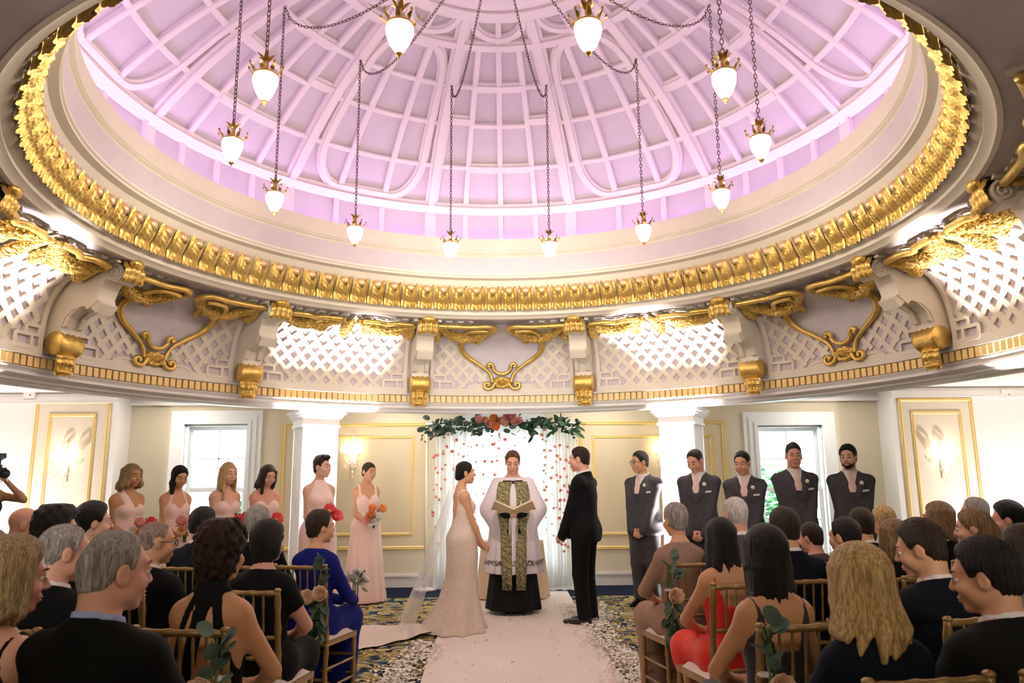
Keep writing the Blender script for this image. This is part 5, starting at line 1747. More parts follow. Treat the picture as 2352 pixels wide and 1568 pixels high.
def bouquet(body, J, label, flowers, seed, leaves=6, dz=.075, dy=.02, dx=0., group=None):
    W_ = body.matrix_basis
    hands = [w[0]+w[1].normalized()*.07 for w in J['wp']]
    c = (hands[0]+hands[1])*.5+Vector((dx, dy, dz))
    e = empty('bouquet', W_ @ c); e.rotation_euler = body.rotation_euler
    tag(e, label, 'bouquet', group)
    q = random.Random(seed)
    for i, (kind, x, z, y) in enumerate(flowers):
        d = Vector((x*6, .9, z*6+.35))
        put(ME[kind], 'flower', e, (x*1.12, y, z*1.12), d, q.uniform(0, 6), q.uniform(1.12, 1.3))
    for i in range(leaves):
        a = 2*pi*i/leaves+q.uniform(-.3, .3)
        putleaf(ME['oval'], e, (.06*cos(a), .0, .055*sin(a)), (cos(a), .3, sin(a)), q.uniform(-1, 1), 1.0)
    b = MB()
    for i in range(6): b.tube([(.012*cos(i), .01+.012*sin(i), -.17), (.02*cos(i), .0+.02*sin(i), -.02), (.05*cos(i*2), .01, .02)], .004, 5)
    b.build('stems', m_stem, e, smooth=True)
    return e
BLUSH = [('ivory', .0, -.02, .055), ('ivory', .03, .07, .02), ('ivory', -.06, .06, .02), ('peony', -.035, .02, .06), ('pinkpeony', .055, .03, .045), ('peach', .05, -.045, .05), ('ivory', -.03, -.055, .05), ('ivory', .01, -.07, .04), ('pinkpeony', -.075, -.03, .02), ('ivory', .095, -.02, .02)]
def dressprof(J, flare=.275, waist=.118, hip=.182):
    s = J['s']; b = J['b']
    return ([.0, .30, .62, .90, 1.0*s, 1.08*s], [flare, flare*.86, flare*.78, hip*s*b*1.04, waist*s*b*1.20, waist*s*b], [0.]*6, .76, 13, [.075, .065, .045, .02, .004, 0], .3)
def bridesmaid(label, px, Y, H, theta, head, hm, style, sk='fair', build=1.0, hk=None, lids=.3, hairext=None, line='female', lift=.010, length=0., waveh=0., strands=.0022, clumps=0., face=True, top=.01):
    J = skeleton(H, 'f', head=head, build=build); J['lids'] = lids
    body, f = make_body('person', J, 'bouquet', SK[sk])
    face_parts(J, body, brow=None)
    hair(J, hm, body, line=line, lift=lift, top=top, h=.0068, extra=hairext, length=length, wave=waveh, strands=strands, clumps=clumps)
    dress(body, J, style, CL['blush'], dressprof(J), h=.0145)
    place(body, pos(px, Y), Y, theta, label)
    return body, J
def long_locks(l, w=.030, fwd=.02, back=False, taper=.6, spread=.0, sides=(-1, 1)):
    def ex(f, P, k, R):
        for sg in sides:
            p0 = P(sg*.066, -.01, .02); p1 = P(sg*(.078+spread*.4), -.01+fwd*.3, -.09); p2 = P(sg*(.080+spread), .0+fwd, -.09-l)
            f.cone(p0, p1, w*k, w*1.05*k, .03); f.cone(p1, p2, w*1.05*k, w*taper*k, .02)
        f.ell(P(0, -.055, -.07), (.075*k, .055*k, .09*k), .03)
        if back: f.cone(P(0, -.07, -.05), P(0, -.085, -.10-l), .07*k, .045*k, .04, sy=.6)
    return ex
B = []
def up_do(f, P, k, R): f.ell(P(0, -.085, -.035), (.040*k, .036*k, .040*k), .025)
b1, J1 = bridesmaid('bridesmaid with shoulder-length wavy dark blond hair, leftmost of the row', 285, 8.0, 1.68, -124, (8, -4, 0), HM['dirty'], 'oneshoulder', sk='tan', build=1.16, hairext=locks(13, .11, 128, .030, .022, 3, out=.02), length=.16, strands=.002, lift=.012)
b2, J2 = bridesmaid('bridesmaid with dark side-swept curls looking down, before the left window', 397, 8.4, 1.675, -136, (4, -16, 0), HM['black'], 'halter1', sk='warm', lids=.8, build=.95,
                    hairext=lambda f, P, k, R: (f.cone(P(.062, .0, .02), P(.082, .03, -.06), .026*k, .030*k, .02), f.cone(P(.082, .03, -.06), P(.078, .05, -.16), .032*k, .022*k, .02), f.ell(P(-.03, -.085, -.03), (.045*k, .04*k, .05*k), .02)), length=.10, strands=.004, waveh=2)
b3, J3 = bridesmaid('bridesmaid with long straight blond hair and a raised crown, before the left window', 511, 8.55, 1.70, -132, (4, -2, 0), HM['blond'], 'sweetheart', sk='fair', build=1.06, hairext=both(locks(15, .27, 125, .020, .008, 4, out=.0, crown=False), lambda f, P, k, R: (f.cone(P(.070, .02, -.05), P(.075, .07, -.33), .022*k, .012*k, .01), f.ell(P(0, -.01, .095), (.045*k, .06*k, .035*k), .03))), length=.34, strands=.001)
b4, J4 = bridesmaid('strapless bridesmaid with brown half-up waves, head bowed, left of the column', 604, 8.85, 1.69, -150, (14, -17, 0), HM['brown'], 'sweetheart', sk='rosy', lids=.8, hairext=both(locks(11, .15, 125, .024, .018, 5, out=.01, crown=False), lambda f, P, k, R: f.cone(P(.070, .02, -.04), P(.070, .055, -.19), .024*k, .018*k, .01)), length=.22, strands=.0015)
b5, J5 = bridesmaid('tall bridesmaid with cropped dark quiff in a high-necked blush dress', 729, 9.0, 1.775, -148, (34, 2, 0), HM['brown'], 'highneck', sk='fair', build=1.12, line='short', lift=.008, top=.03, clumps=.006, hairext=lambda f, P, k, R: (f.ell(P(0, .045, .115), (.055*k, .050*k, .030*k), .02), f.ell(P(0, -.02, .105), (.06*k, .06*k, .03*k), .02)))
b6, J6 = bridesmaid('bridesmaid with sleek dark updo and shoulder straps, nearest the bride', 839, 10.04, 1.745, -152, (18, -10, 0), HM['brown'], 'straps', sk='warm', lids=.7, hairext=up_do, lift=.005, top=.004)
bouquet(b1, J1, 'coral, ivory and peach bouquet held by the leftmost bridesmaid', BLUSH, 1)
bouquet(b2, J2, 'coral and blush bouquet held by the bridesmaid with side-swept curls', BLUSH[:6], 2)
bouquet(b3, J3, 'coral bouquet held by the long-haired blond bridesmaid', [('peony', -.03, .03, .06), ('peony', .03, .01, .06), ('pinkpeony', .08, -.02, .03), ('ivory', -.04, -.05, .04), ('pinkpeony', -.08, .0, .03)], 3)
bouquet(b4, J4, 'blush bouquet held low by the bowed brown-haired bridesmaid', BLUSH[:5], 4)
bouquet(b5, J5, 'large coral peony bouquet held by the tall bridesmaid with cropped hair', [('peony', -.05, .0, .07), ('peony', .0, .05, .04), ('pinkpeony', .06, .0, .05), ('peach', .085, -.035, .03), ('ivory', .05, -.07, .04), ('peony', .10, -.01, .0), ('pinkpeony', -.10, -.0, .02)], 5)
bouquet(b6, J6, 'orange and ivory bouquet held by the bridesmaid nearest the bride', [('orange', -.07, .045, .04), ('orange', .035, .05, .05), ('orange', .05, -.01, .06), ('ivory', -.03, -.01, .07), ('ivory', -.04, -.06, .05), ('ivory', .0, -.075, .06), ('ivory', .10, .0, .02), ('pinkpeony', .08, -.05, .04), ('ivory', .04, -.09, .04), ('ivory', -.07, -.02, .04)], 6, leaves=9)

# the bride
Jb = skeleton(1.68, 'f', head=(-4, 0, 0), build=.92); Jb['lids'] = .3
bride, fb = make_body('person', Jb, 'hold', SK['warm'])
face_parts(Jb, bride)
hair(Jb, HM['black'], bride, line='female', lift=.007, top=.008, h=.005, extra=up_do)
dress(bride, Jb, 'bride', CL['lace'], ([.0, .10, .30, .52, .72, .92, 1.02, 1.10], [.40, .33, .235, .185, .185, .182, .135, .112], [-.10, -.08, -.035, -.01, 0, -.01, 0, 0], .88, 9, [.07, .06, .035, .01, 0, 0, 0, 0], 1.1), h=.0115)
place(bride, pos(1062, 8.12), 8.12, -74, 'bride in open-backed ivory lace gown with long veil, facing the groom')
m_veil = sheer('veil_tulle', (.95, .93, .95), .60)
def veil_fn(u, v):
    x = (u-.5)*2
    z = 1.60-1.575*v
    y = -.085-.50*v**1.35-.015*sin(u*19+2*v)*v-(.05*(1-x*x))*min(1, v*3)
    if v > .93: z = .035+.02*sin(u*13)**2; 
    return Vector((x*(.045+.36*v**.8)+.012*sin(u*31)*v, y, max(z, .02)))
b = MB(); b.grid(veil_fn, 40, 36); b.build('veil', m_veil, bride, smooth=True)
b = MB(); b.box((0, -.092, 1.605), (.085, .02, .03)); b.build('veil_comb', CL['pinktie'], bride)
m_train = M('lace_train', (.82, .70, .62), .8, var=(60, (.72, .60, .52), .2), bump=(120, .5))
def train_fn(u, v):
    a = (u-.5)*2
    r = .30+1.35*v
    th = a*(.62-.05*v)
    return Vector((r*sin(th)*.85, -.05-r*cos(th)*(.92+.06*sin(a*5)), .016+.05*(1-v)**3+.012*(sin(a*17+v*5)**2)*(1-abs(a))+.006*sin(v*22+a*3)))
b = MB(); b.grid(train_fn, 40, 26); b.build('train', m_train, bride, smooth=True)

# the groom
Jg = skeleton(1.83, 'm', head=(8, -4, 0), build=1.0); Jg['lids'] = .4
groom, fg = make_body('person', Jg, 'hold', SK['rosy'], mid=.03)
face_parts(Jg, groom, lipcol=m_lips_m)
hair(Jg, HM['brown'], groom, top=.012, lift=.007, h=.005)
suit(groom, Jg, CL['black'], CL['shirt'], h=.0095, tie=CL['navy'], bout=True); trousers(groom, Jg, CL['black'])
place(groom, pos(1343, 8.40), 8.40, 62, 'groom in black suit facing the bride')

# the celebrant
Jp = skeleton(1.83, 'm', head=(0, -16, 0), build=1.04); Jp['lids'] = .85
priest, fp = make_body('person', Jp, 'book', SK['rosy'], mid=.03)
face_parts(Jp, priest, lipcol=m_lips_m)
hair(Jp, HM['midbrown'], priest, top=.014, lift=.009, h=.005, line='short')
# black cassock with tight sleeves
f = cloth_field(Jp, (-.36, -.32, .03), (.36, .40, 1.60), .014)
torso_prims(f, Jp)
for i in (0, 1):
    f.cone(Jp['sh'][i], Jp['el'][i], .062, .052, .03); f.cone(Jp['el'][i], Jp['wr'][i], .052, .040, .01)
skirt_field(f, [.0, .5, .9, 1.05], [.315, .25, .19, .15], [0, 0, 0, 0], .80, 9, [.05, .04, .02, 0])
X, Y, Z = f.g()
mesh_field('cassock', smax(f.F-.008, np.maximum(Z-(1.515-.2*Y), .05-Z).astype(np.float32), .006), f.ax, CL['cassock'], priest)
f = cloth_field(Jp, (-.48, -.36, .42), (.48, .44, 1.52), .0125)
torso_prims(f, Jp)
skirt_field(f, [.44, .8, 1.1, 1.30, 1.42], [.305, .265, .225, .19, .13], [.02, .015, .01, 0, 0], .80, 12, [.055, .045, .03, .01, 0], .5)
for i, sg in enumerate((-1, 1)):
    S_, E_, W_ = Jp['sh'][i], Jp['el'][i], Jp['wr'][i]
    f.cone(S_, E_+Vector((sg*.02, 0, 0)), .066, .085, .04); f.cone(E_+Vector((sg*.02, 0, -.01)), W_+Vector((sg*.085, -.045, -.065)), .085, .110, .04)
    f.cone(E_+Vector((sg*.02, .0, -.05)), W_+Vector((sg*.115, -.06, -.20)), .06, .045, .05)
F = f.F-.018
X, Y, Z = f.g()
keep = np.maximum(np.maximum(Z-1.53, .45-Z), np.where(Z > 1.40, .072-np.sqrt(X*X+(Y+.01)**2)-.25*np.maximum(1.46-Z, 0)*(Y < .05), -1))
for i, sg in enumerate((-1, 1)):       # open the sleeve mouths and clear the forearms
    W_, E_ = Jp['wr'][i], Jp['el'][i]; d = (W_-E_).normalized()
    c = W_-d*.075+Vector((sg*.03, 0, 0))
    pl = (X-c.x)*d.x*1.0+(Y-c.y)*d.y+(Z-c.z)*d.z
    near = (np.abs(X) > .05)*(Y > .13)*(Z > .80)*(Z < 1.25)*(X*sg > 0)
    keep = np.where(near, np.maximum(keep, pl), keep)
mesh_field('surplice', smax(F, keep.astype(np.float32), .006), f.ax, CL['surplice'], priest)
SUR = smax(F, keep.astype(np.float32), .006)
m_stole = M('stole_brocade', (.10, .085, .03), .55, bump=(90, .3))
nt, bs_ = nodes_of(m_stole)
mg = nt.nodes.new('ShaderNodeTexMagic'); mg.turbulence_depth = 3; mg.inputs['Scale'].default_value = 14; mg.inputs['Distortion'].default_value = 2.2
rp = nt.nodes.new('ShaderNodeValToRGB'); rp.color_ramp.interpolation = 'CONSTANT'
for k, (p_, c_) in enumerate(((0, (.035, .035, .045)), (.30, (.13, .12, .04)), (.46, (.46, .38, .16)), (.60, (.22, .19, .06)), (.75, (.06, .055, .06)))):
    e_ = rp.color_ramp.elements[k] if k < 2 else rp.color_ramp.elements.new(p_)
    e_.position = p_; e_.color = (*c_, 1)
nt.links.new(nt.nodes['Texture Coordinate'].outputs['Object'], mg.inputs['Vector']); nt.links.new(mg.outputs['Fac'], rp.inputs[0]); nt.links.new(rp.outputs[0], bs_.inputs['Base Color'])
m_stole2 = M('stole_motif', (.05, .045, .05), .6, var=(50, (.30, .26, .08), .1))
m_band = M('lace_band', (.62, .56, .56), .8, var=(55, (.05, .04, .045), .03))
for sg in (-1, 1):
    zs = [1.475, 1.44, 1.38, 1.30, 1.2, 1.1, 1.0, .9, .8, .7, .6, .5, .455, .40, .33]
    xs = [.080, .096, .110, .116, .116, .104, .092, .088, .086, .085, .084, .083, .082, .080, .078]
    P = []
    for z, x in zip(zs, xs):
        wd = .054 if z < .45 else .060 if z < 1.1 else .076
        row = []
        for t in np.linspace(-1, 1, 5):
            xx = sg*x+t*wd
            y = max(ysurf_tmp(SUR, f.ax, xx, max(z, .47), .004), .06)+.012
            if z < .47: y -= (.47-z)*.05
            row.append((xx, y, z))
        P.append(row)
    b = MB(); b.add([p for r in P for p in r], [(i*5+k, i*5+k+1, i*5+k+6, i*5+k+5) for i in range(len(P)-1) for k in range(4)])
    st = b.build('stole', m_stole, priest, smooth=True)
    sm_ = st.modifiers.new('thick', 'SOLIDIFY'); sm_.thickness = .006; sm_.offset = 0
    for z in (1.27, .88, .42):                                   # woven motifs, proud of the band
        x = np.interp(-z, [-q for q in zs], xs)*sg
        y = max(ysurf_tmp(SUR, f.ax, x, max(z, .47), .004), .06)+.016
        b = MB(); b.ell((x, y, z), (.026, .004, .040), 10, 6); b.build('woven_motif', m_stole2, st, smooth=True)
    b = MB()                                                      # fringe
    for i in range(12): b.tube([(sg*.078+(i/11-.5)*.10, P[-1][2][1], .335), (sg*.078+(i/11-.5)*.10, P[-1][2][1]+.002, .285)], .004, 4)
    tag(b.build('fringe', m_stole2, st), kind='stuff')
b = MB()
row = []
for i in range(73):                                              # lace insertion round the hem
    a = 2*pi*i/72; out = []
    for z in (.545, .60):
        d = Vector((sin(a), cos(a)*.8)); r = .20
        while r < .42 and (lambda ix, iy, iz: SUR[ix, iy, iz])(min(len(f.ax[0])-1, int(np.searchsorted(f.ax[0], d.x*r))), min(len(f.ax[1])-1, int(np.searchsorted(f.ax[1], d.y*r+.015))), int(np.searchsorted(f.ax[2], z))) < 0: r += .004
        out.append((d.x*(r+.014), d.y*(r+.014)+.015, z))
    row += out
b.add(row, [(2*i, 2*i+2, 2*i+3, 2*i+1) for i in range(72)])
b.build('lace_band', m_band, priest, smooth=True)
shoe_pair(priest, Jp, CL['shoe'])
place(priest, pos(1179, 9.12), 9.12, 180, 'celebrant in white surplice and brocade stole reading from a book')
# his book
m_page = M('book_pages', (.72, .60, .42), .8); m_cover = M('book_cover', (.48, .36, .20), .6)
bk = empty('book', (priest.location.x, 9.12-.285, 1.115)); tag(bk, 'large open book with cream pages held by the celebrant', 'book')
for sg in (-1, 1):
    m = Matrix.Rotation(R_(-sg*24), 3, 'Y') @ Matrix.Rotation(R_(-38), 3, 'X')
    b = MB(); b.box(Vector((sg*.118, .0, .055))+m @ Vector((0, 0, -.012)), (.245, .17, .008), mat=m); b.build('cover', m_cover, bk)
    b = MB(); b.box(Vector((sg*.115, .0, .058)), (.228, .16, .018), mat=m)
    b.build('pages', m_page, bk)

# the photographer at the far left
Jf = skeleton(1.75, 'f', head=(0, -6, 0), build=1.0)
photog, ff = make_body('person', Jf, 'camera', SK['warm'])
face_parts(Jf, photog)
hair(Jf, HM['auburn'], photog, line='female', lift=.010, extra=lambda f, P, k, R: f.cone(P(0, -.09, -.02), P(0, -.11, -.2), .04*k, .02*k, .03), length=.14)
dress(photog, Jf, 'tank', CL['blackdress'], ([.45, .7, .95, 1.08], [.24, .21, .175, .115], [0]*4, .78, 9, [.04, .03, .01, 0]), hem=.46)
fx_ = at(-26, 1060, 7.9).x
place(photog, fx_, 7.9, -128, 'photographer in black dress shooting from the left edge')
m_cam = M('camera_black', (.012, .012, .013), .4)
hw = photog.matrix_basis @ Vector((0, .245, 1.60))
ce = empty('camera', hw); ce.rotation_euler = (0, 0, R_(-128)); tag(ce, 'black camera with flash and long lens raised by the photographer', 'camera')
b = MB(); b.box((0, 0, 0), (.14, .07, .10)); b.box((0, 0, .06), (.06, .06, .035)); b.build('camera_body', m_cam, ce)
b = MB()
b.tube([(0, .03, -.005), (0, .06, -.005), (0, .10, -.008), (0, .17, -.012), (0, .20, -.013)], [.036, .038, .040, .043, .046], 20); b.build('lens', m_cam, ce, smooth=True)
b = MB(); b.box((0, -.01, .105), (.045, .04, .06)); b.box((0, .03, .155), (.075, .11, .045), mat=Matrix.Rotation(R_(12), 3, 'X')); b.build('flash', m_cam, ce)
# ------------------------------------------------------------------ gilded banquet chairs
m_chair = M('chair_gold', (.34, .22, .085), .38, .5, var=(14, (.26, .16, .055), .25)); m_cush = M('chair_cushion', (.80, .70, .62), .85)
def bamboo(b, a, c, r, rings=4, seg=8):
    a, c = Vector(a), Vector(c); n = rings*6
    P = [a.lerp(c, i/n) for i in range(n+1)]
    rr = [r*(1.28 if i % 6 == 3 else 1.12 if i % 6 in (2, 4) else 1.0) for i in range(n+1)]
    b.tube(P, rr, seg)
def make_chair():
    e = empty('chiavari_chair')
    w0, w1 = .185, .200                       # half width at the back and at the front
    yb, yf = -.19, .20
    for sg in (-1, 1):
        b = MB(); bamboo(b, (sg*w0, yb-.035, 0), (sg*w0, yb, .44), .0155, 3); bamboo(b, (sg*w0, yb, .44), (sg*w0*.97, yb-.05, .925), .0150, 4)
        b.ell((sg*w0*.97, yb-.051, .93), (.019, .019, .012), 8, 5)
        b.build('rear_leg', m_chair, e, smooth=True)
        b = MB(); bamboo(b, (sg*w1, yf, 0), (sg*w1, yf-.01, .43), .0155, 3); b.build('front_leg', m_chair, e, smooth=True)
        for z in (.16, .28):
            b = MB(); bamboo(b, (sg*w0, yb-.015, z), (sg*w1, yf-.005, z), .0085, 2, 6); b.build('stretcher', m_chair, e, smooth=True)
    for z in (.18, .30):
        b = MB(); bamboo(b, (-w1, yf-.004, z), (w1, yf-.004, z), .0085, 2, 6); b.build('stretcher', m_chair, e, smooth=True)
    b = MB(); bamboo(b, (-w0, yb-.02, .22), (w0, yb-.02, .22), .0085, 2, 6); b.build('stretcher', m_chair, e, smooth=True)
    b = MB(); b.add([(-w0-.01, yb-.01, .42), (w0+.01, yb-.01, .42), (w1+.012, yf+.012, .42), (-w1-.012, yf+.012, .42), (-w0-.01, yb-.01, .452), (w0+.01, yb-.01, .452), (w1+.012, yf+.012, .452), (-w1-.012, yf+.012, .452)], [(0, 3, 2, 1), (4, 5, 6, 7), (0, 1, 5, 4), (1, 2, 6, 5), (2, 3, 7, 6), (3, 0, 4, 7)])
    b.build('seat', m_chair, e)
    def cush(u, v):
        x = (u-.5)*2; y = (v-.5)*2
        h = max(0, (1-abs(x)**5)*(1-abs(y)**5))**.4
        return Vector((x*(w0+(w1-w0)*v-.002), y*.185+.008, .452+.034*h))
    b = MB(); b.grid(cush, 12, 12); b.build('cushion', m_cush, e, smooth=True)
    def back(z): return yb-.05*(z-.44)/.485
    for z, r in ((.915, .0125), (.70, .0095), (.60, .0095), (.50, .0095)):
        b = MB(); bamboo(b, (-w0*.98, back(z), z), (w0*.98, back(z), z), r, 4); b.build('back_rail', m_chair, e, smooth=True)
    for i in range(5):
        x = -.105+.0525*i
        b = MB(); bamboo(b, (x, back(.70), .70), (x, back(.915), .915), .0062, 2, 6); b.build('spindle', m_chair, e, smooth=True)
    return e
CH0 = make_chair()
chair_n = 0
def chair(x, y, rz, label):
    global chair_n
    c = CH0 if chair_n == 0 else copy_tree(CH0)
    chair_n += 1
    c.location = (x, y, 0); c.rotation_euler = (0, 0, R_(rz))
    tag(c, label, 'chair', 'gilded chiavari chairs of the guests')
    return c
# ------------------------------------------------------------------ seated guests
def back_mass(w=.080, dn=.10, th=.055, w2=None):
    """hair falling behind the neck to dn below the head centre"""
    def ex(f, P, k, R):
        f.cone(P(0, -.045, -.02), P(0, -.055, -dn), w*k, (w2 or w*.85)*k, .03, sy=.72)
        for sg in (-1, 1): f.cone(P(sg*.066, -.005, .02), P(sg*.070, -.015, -dn*.8), .026*k, .022*k, .03)
    return ex
def top_bald(f, P, k, R): pass
def glasses_side(J, root): spectacles(J, root)
def guest(label, px, pyt, Y, rz, sex, sk, hm, wear, head=(0, 0, 0), hairkw=None, build=1.0, lean=0., face=False, pose='lap', fine=.0068, chair_lab=None, chair_dx=0., bald=None, trous=None, crz=None, hair_up=.02, colr='shirt', seat=.462, dxy=None, sk2=None):
    top = at(px, pyt, Y)
    zc = top.z-hair_up
    s = (zc-.555)/.825
    J = skeleton(1.75*s, sex, seat=seat, head=head, build=build, lean=lean); J['seated'] = True
    body, f = make_body('person', J, pose, SK[sk], fineh=fine if Y < 3.7 else .0098, mid=.034 if wear[0] == 'suit' else .0195, detail=True, fingers=True, hf=.0105)
    if face: face_parts(J, body, lipcol=m_lips_m)
    kw = dict(hairkw or {}); kw.setdefault('h', .0065 if Y < 3.7 else .0095)
    if hm is not None: hair(J, HM[hm], body, **kw)
    kind = wear[0]
    if kind == 'suit':
        suit(body, J, CL[wear[1]], CL[colr], front=False, h=.016 if Y > 3.7 else .0115); trousers(body, J, CL[trous or wear[1]], h=.022)
    else:
        dress(body, J, wear[2], CL[wear[1]], h=.014 if Y > 3.7 else .0088, sleeves=wear[3] if len(wear) > 3 else None)
        lap_skirt(body, J, CL[wear[4] if len(wear) > 4 else wear[1]], zhem=wear[5] if len(wear) > 5 else .42)
    th = R_(rz)
    # the head, not the hips, belongs under the measured spot
    off = Matrix.Rotation(th, 3, 'Z') @ Vector((J['head'].x, J['head'].y-.015, 0))
    x, y = top.x-off.x, Y-off.y
    place(body, x, y, rz, label)
    cr = rz if crz is None else crz
    d = Matrix.Rotation(R_(cr), 3, 'Z') @ Vector((chair_dx, .015, 0))
    c = chair(x+d.x, y+d.y, cr, chair_lab or 'gold chiavari chair under the '+' '.join(label.split()[:10]).rstrip(',').removesuffix(' in the').removesuffix(' in'))
    return body, J, c
KB = dict(line='short', lift=.008, top=.010)
MAN = dict(line='short', lift=.010, top=.014)
G = {}
def bob(dn=.10, **k): return dict(line='female', lift=.014, top=.014, length=dn+.06, extra=locks(13, dn, 116, .026, .008, 21), strands=.001, **k)
# left block, from the aisle and from the front
G['L7'] = guest('woman in royal blue lace dress with short dark hair, front row by the aisle', 737, 1163, 5.45, -14, 'f', 'warm', 'brown', ('dress', 'blue', 'crew', 2.0, 'blue', .10), head=(-42, 2, 0), hairkw=dict(line='short', lift=.016, top=.03, strands=.003), face=True, chair_lab='gold chiavari chair of the woman in blue, with flowers on its post', pose='posy')
guest('grey-haired man in the front row before the bowed bridesmaid', 594, 1150, 5.5, -8, 'm', 'fair', 'grey', ('suit', 'black'), hairkw=MAN, head=(-10, 0, 0))
guest('man with smooth black hair and white collar, behind the long-haired blond bridesmaid', 470, 1153, 5.45, -10, 'm', 'fair', 'black', ('suit', 'navy'), hairkw=MAN, head=(-28, -3, 0))
guest('bearded young man with thick black hair, before the leftmost bridesmaid', 218, 1143, 5.1, -16, 'm', 'fair', 'black', ('suit', 'black'), hairkw=dict(line='short', lift=.016, top=.02), head=(-38, 0, 0), face=True)
guest('bald man in dark jacket in the front row at the far left', 60, 1157, 5.3, -18, 'm', 'rosy', None, ('suit', 'darkgrey'), head=(-45, -4, 0), hair_up=.0, face=True)
guest('woman in black dress with short black hair, second row by the aisle', 618, 1183, 4.25, -8, 'f', 'rosy', 'black', ('dress', 'blackdress', 'crew', .55, 'blackdress', .42), head=(-20, 2, 0), hairkw=dict(line='female', lift=.022, top=.024, extra=back_mass(.080, .085), length=.1, strands=.004), build=1.22, chair_lab='gold chiavari chair of the woman in black, second row by the aisle')
L4 = guest('bald man with glasses and dark suit in the second row', 360, 1187, 4.12, -18, 'm', 'warm', 'stubble', ('suit', 'black'), head=(-34, -4, 0), hairkw=dict(line='receding', lift=.0015, top=0, strands=0), hair_up=.0, face=True, chair_lab='gold chiavari chair under the bald man with glasses')
spectacles(L4[1], L4[0])
guest('woman with full curly black hair in the second row at the left', 135, 1150, 4.3, -16, 'f', 'warm', 'black', ('dress', 'blackdress', 'crew', .5), head=(-48, 0, 0), hairkw=dict(line='female', lift=.030, top=.03, clumps=.010, extra=back_mass(.095, .07), length=.1), face=True)
G['L5'] = guest('woman in black halter dress with bare back and curly auburn hair', 513, 1180, 3.2, -10, 'f', 'tan', 'auburn', ('dress', 'blackdress', 'halterback', None, 'silver', .10), head=(-16, -2, 0), hairkw=dict(line='female', lift=.030, top=.028, h=.0045, clumps=.010, strands=.004, freq=22, wave=2, extra=back_mass(.088, .085, w2=.070), length=.1), fine=.006, build=1.06, chair_lab='gold chiavari chair of the woman with bare back, with flowers on its post')
guest('white-haired man in black jacket behind the curly-haired woman', 152, 1187, 3.25, -16, 'm', 'rosy', 'grey', ('suit', 'black'), hairkw=dict(line='receding', lift=.006, top=.004), head=(-32, -6, 0), hair_up=.01, face=True, build=1.1)
guest('balding grey-haired man in dark suit with pale blue shirt collar, nearest at the left', 268, 1198, 2.35, -12, 'm', 'rosy', 'grey', ('suit', 'black'), hairkw=dict(line='receding', lift=.007, top=.003, h=.0045, strands=.0012, freq=60, extra=lambda f, P, k, R: f.ell(P(-.036, -.098, .072), (.042*k, .050*k, .044*k), .012, R, cut=True)), head=(-28, -3, 0), hair_up=.008, face=True, fine=.005, build=1.14, colr='blueshirt', chair_lab='gold chiavari chair under the balding man nearest at the left')
guest('blond woman with shoulder-length bob and bare arm at the bottom left edge', 35, 1206, 2.45, -14, 'f', 'rosy', 'dirty', ('dress', 'blackdress', 'tank', None, 'blackdress', .42), head=(-38, -6, 0), hairkw=dict(line='female', lift=.020, top=.016, h=.0045, extra=locks(15, .14, 118, .026, .014, 11, out=.012), length=.22, strands=.001), fine=.006, build=1.12, face=True)
guest('grey-haired guest half hidden at the left edge behind the blond woman', -28, 1200, 3.5, -14, 'f', 'rosy', 'grey', ('dress', 'blackdress', 'crew', .5), head=(-30, 0, 0), hairkw=dict(line='female', lift=.02, top=.02))
# right block
G['R1'] = guest('woman with cropped grey hair in taupe lace, front row right by the aisle', 1550, 1143, 5.35, 10, 'f', 'warm', 'grey', ('dress', 'taupe', 'crew', 1.25, 'taupe', .06), head=(10, 0, 0), hairkw=dict(line='short', lift=.010, top=.018), chair_lab='gold chiavari chair of the woman in taupe lace, with flowers on its post', build=1.05)
guest('man with close-cropped white hair in the front row', 1686, 1133, 5.3, 8, 'm', 'rosy', 'white', ('suit', 'greyj'), hairkw=dict(line='short', lift=.003, top=.006, strands=.001), head=(8, 2, 0), hair_up=.005, build=1.08)
guest('boy with brown hair in grey jacket in the front row', 1860, 1182, 5.35, 14, 'm', 'rosy', 'brown', ('suit', 'greyj'), hairkw=MAN, head=(25, -6, 0), seat=.44, build=.9)
guest('woman with pale blond updo in the front row', 2026, 1155, 6.15, 14, 'f', 'rosy', 'blond', ('dress', 'greenc', 'crew', 1.2), head=(20, 0, 0), hairkw=dict(line='female', lift=.020, top=.02, clumps=.006, extra=up_do, strands=.004))
guest('grey-haired man in the front row at the right pier', 2237, 1133, 6.1, 16, 'm', 'rosy', 'grey', ('suit', 'darkgrey'), hairkw=dict(line='receding', lift=.006, top=.006), head=(30, -4, 0), hair_up=.01)
G['R3'] = guest('woman in coral red dress with long black hair, second row by the aisle', 1652, 1175, 4.30, 10, 'f', 'tan', 'black', ('dress', 'red', 'tank', None, 'red', .40), head=(14, 0, 0), hairkw=dict(line='female', lift=.016, top=.014, extra=locks(15, .27, 110, .022, .012, 12), length=.36, strands=.001), chair_lab='gold chiavari chair of the woman in red', build=.98)
guest('man with neat dark hair and navy suit in the second row', 1797, 1152, 4.45, 10, 'm', 'warm', 'brown', ('suit', 'navy'), hairkw=MAN, head=(14, 0, 0), build=1.08)
guest('man with short dark hair in the second row behind the blond woman', 1938, 1175, 4.45, 14, 'm', 'warm', 'black', ('suit', 'black'), hairkw=MAN, head=(18, -2, 0))
guest('man with full dark brown hair, his head before the bearded groomsman', 1975, 1157, 5.35, 14, 'm', 'warm', 'brown', ('suit', 'black'), hairkw=dict(line='short', lift=.012, top=.016), head=(4, 0, 0))
guest('woman with straight light brown hair tucked between two dark-haired men', 2050, 1178, 4.5, 14, 'f', 'rosy', 'lightbrown', ('dress', 'blackdress', 'crew', .5), head=(15, 0, 0), hairkw=bob(.16))
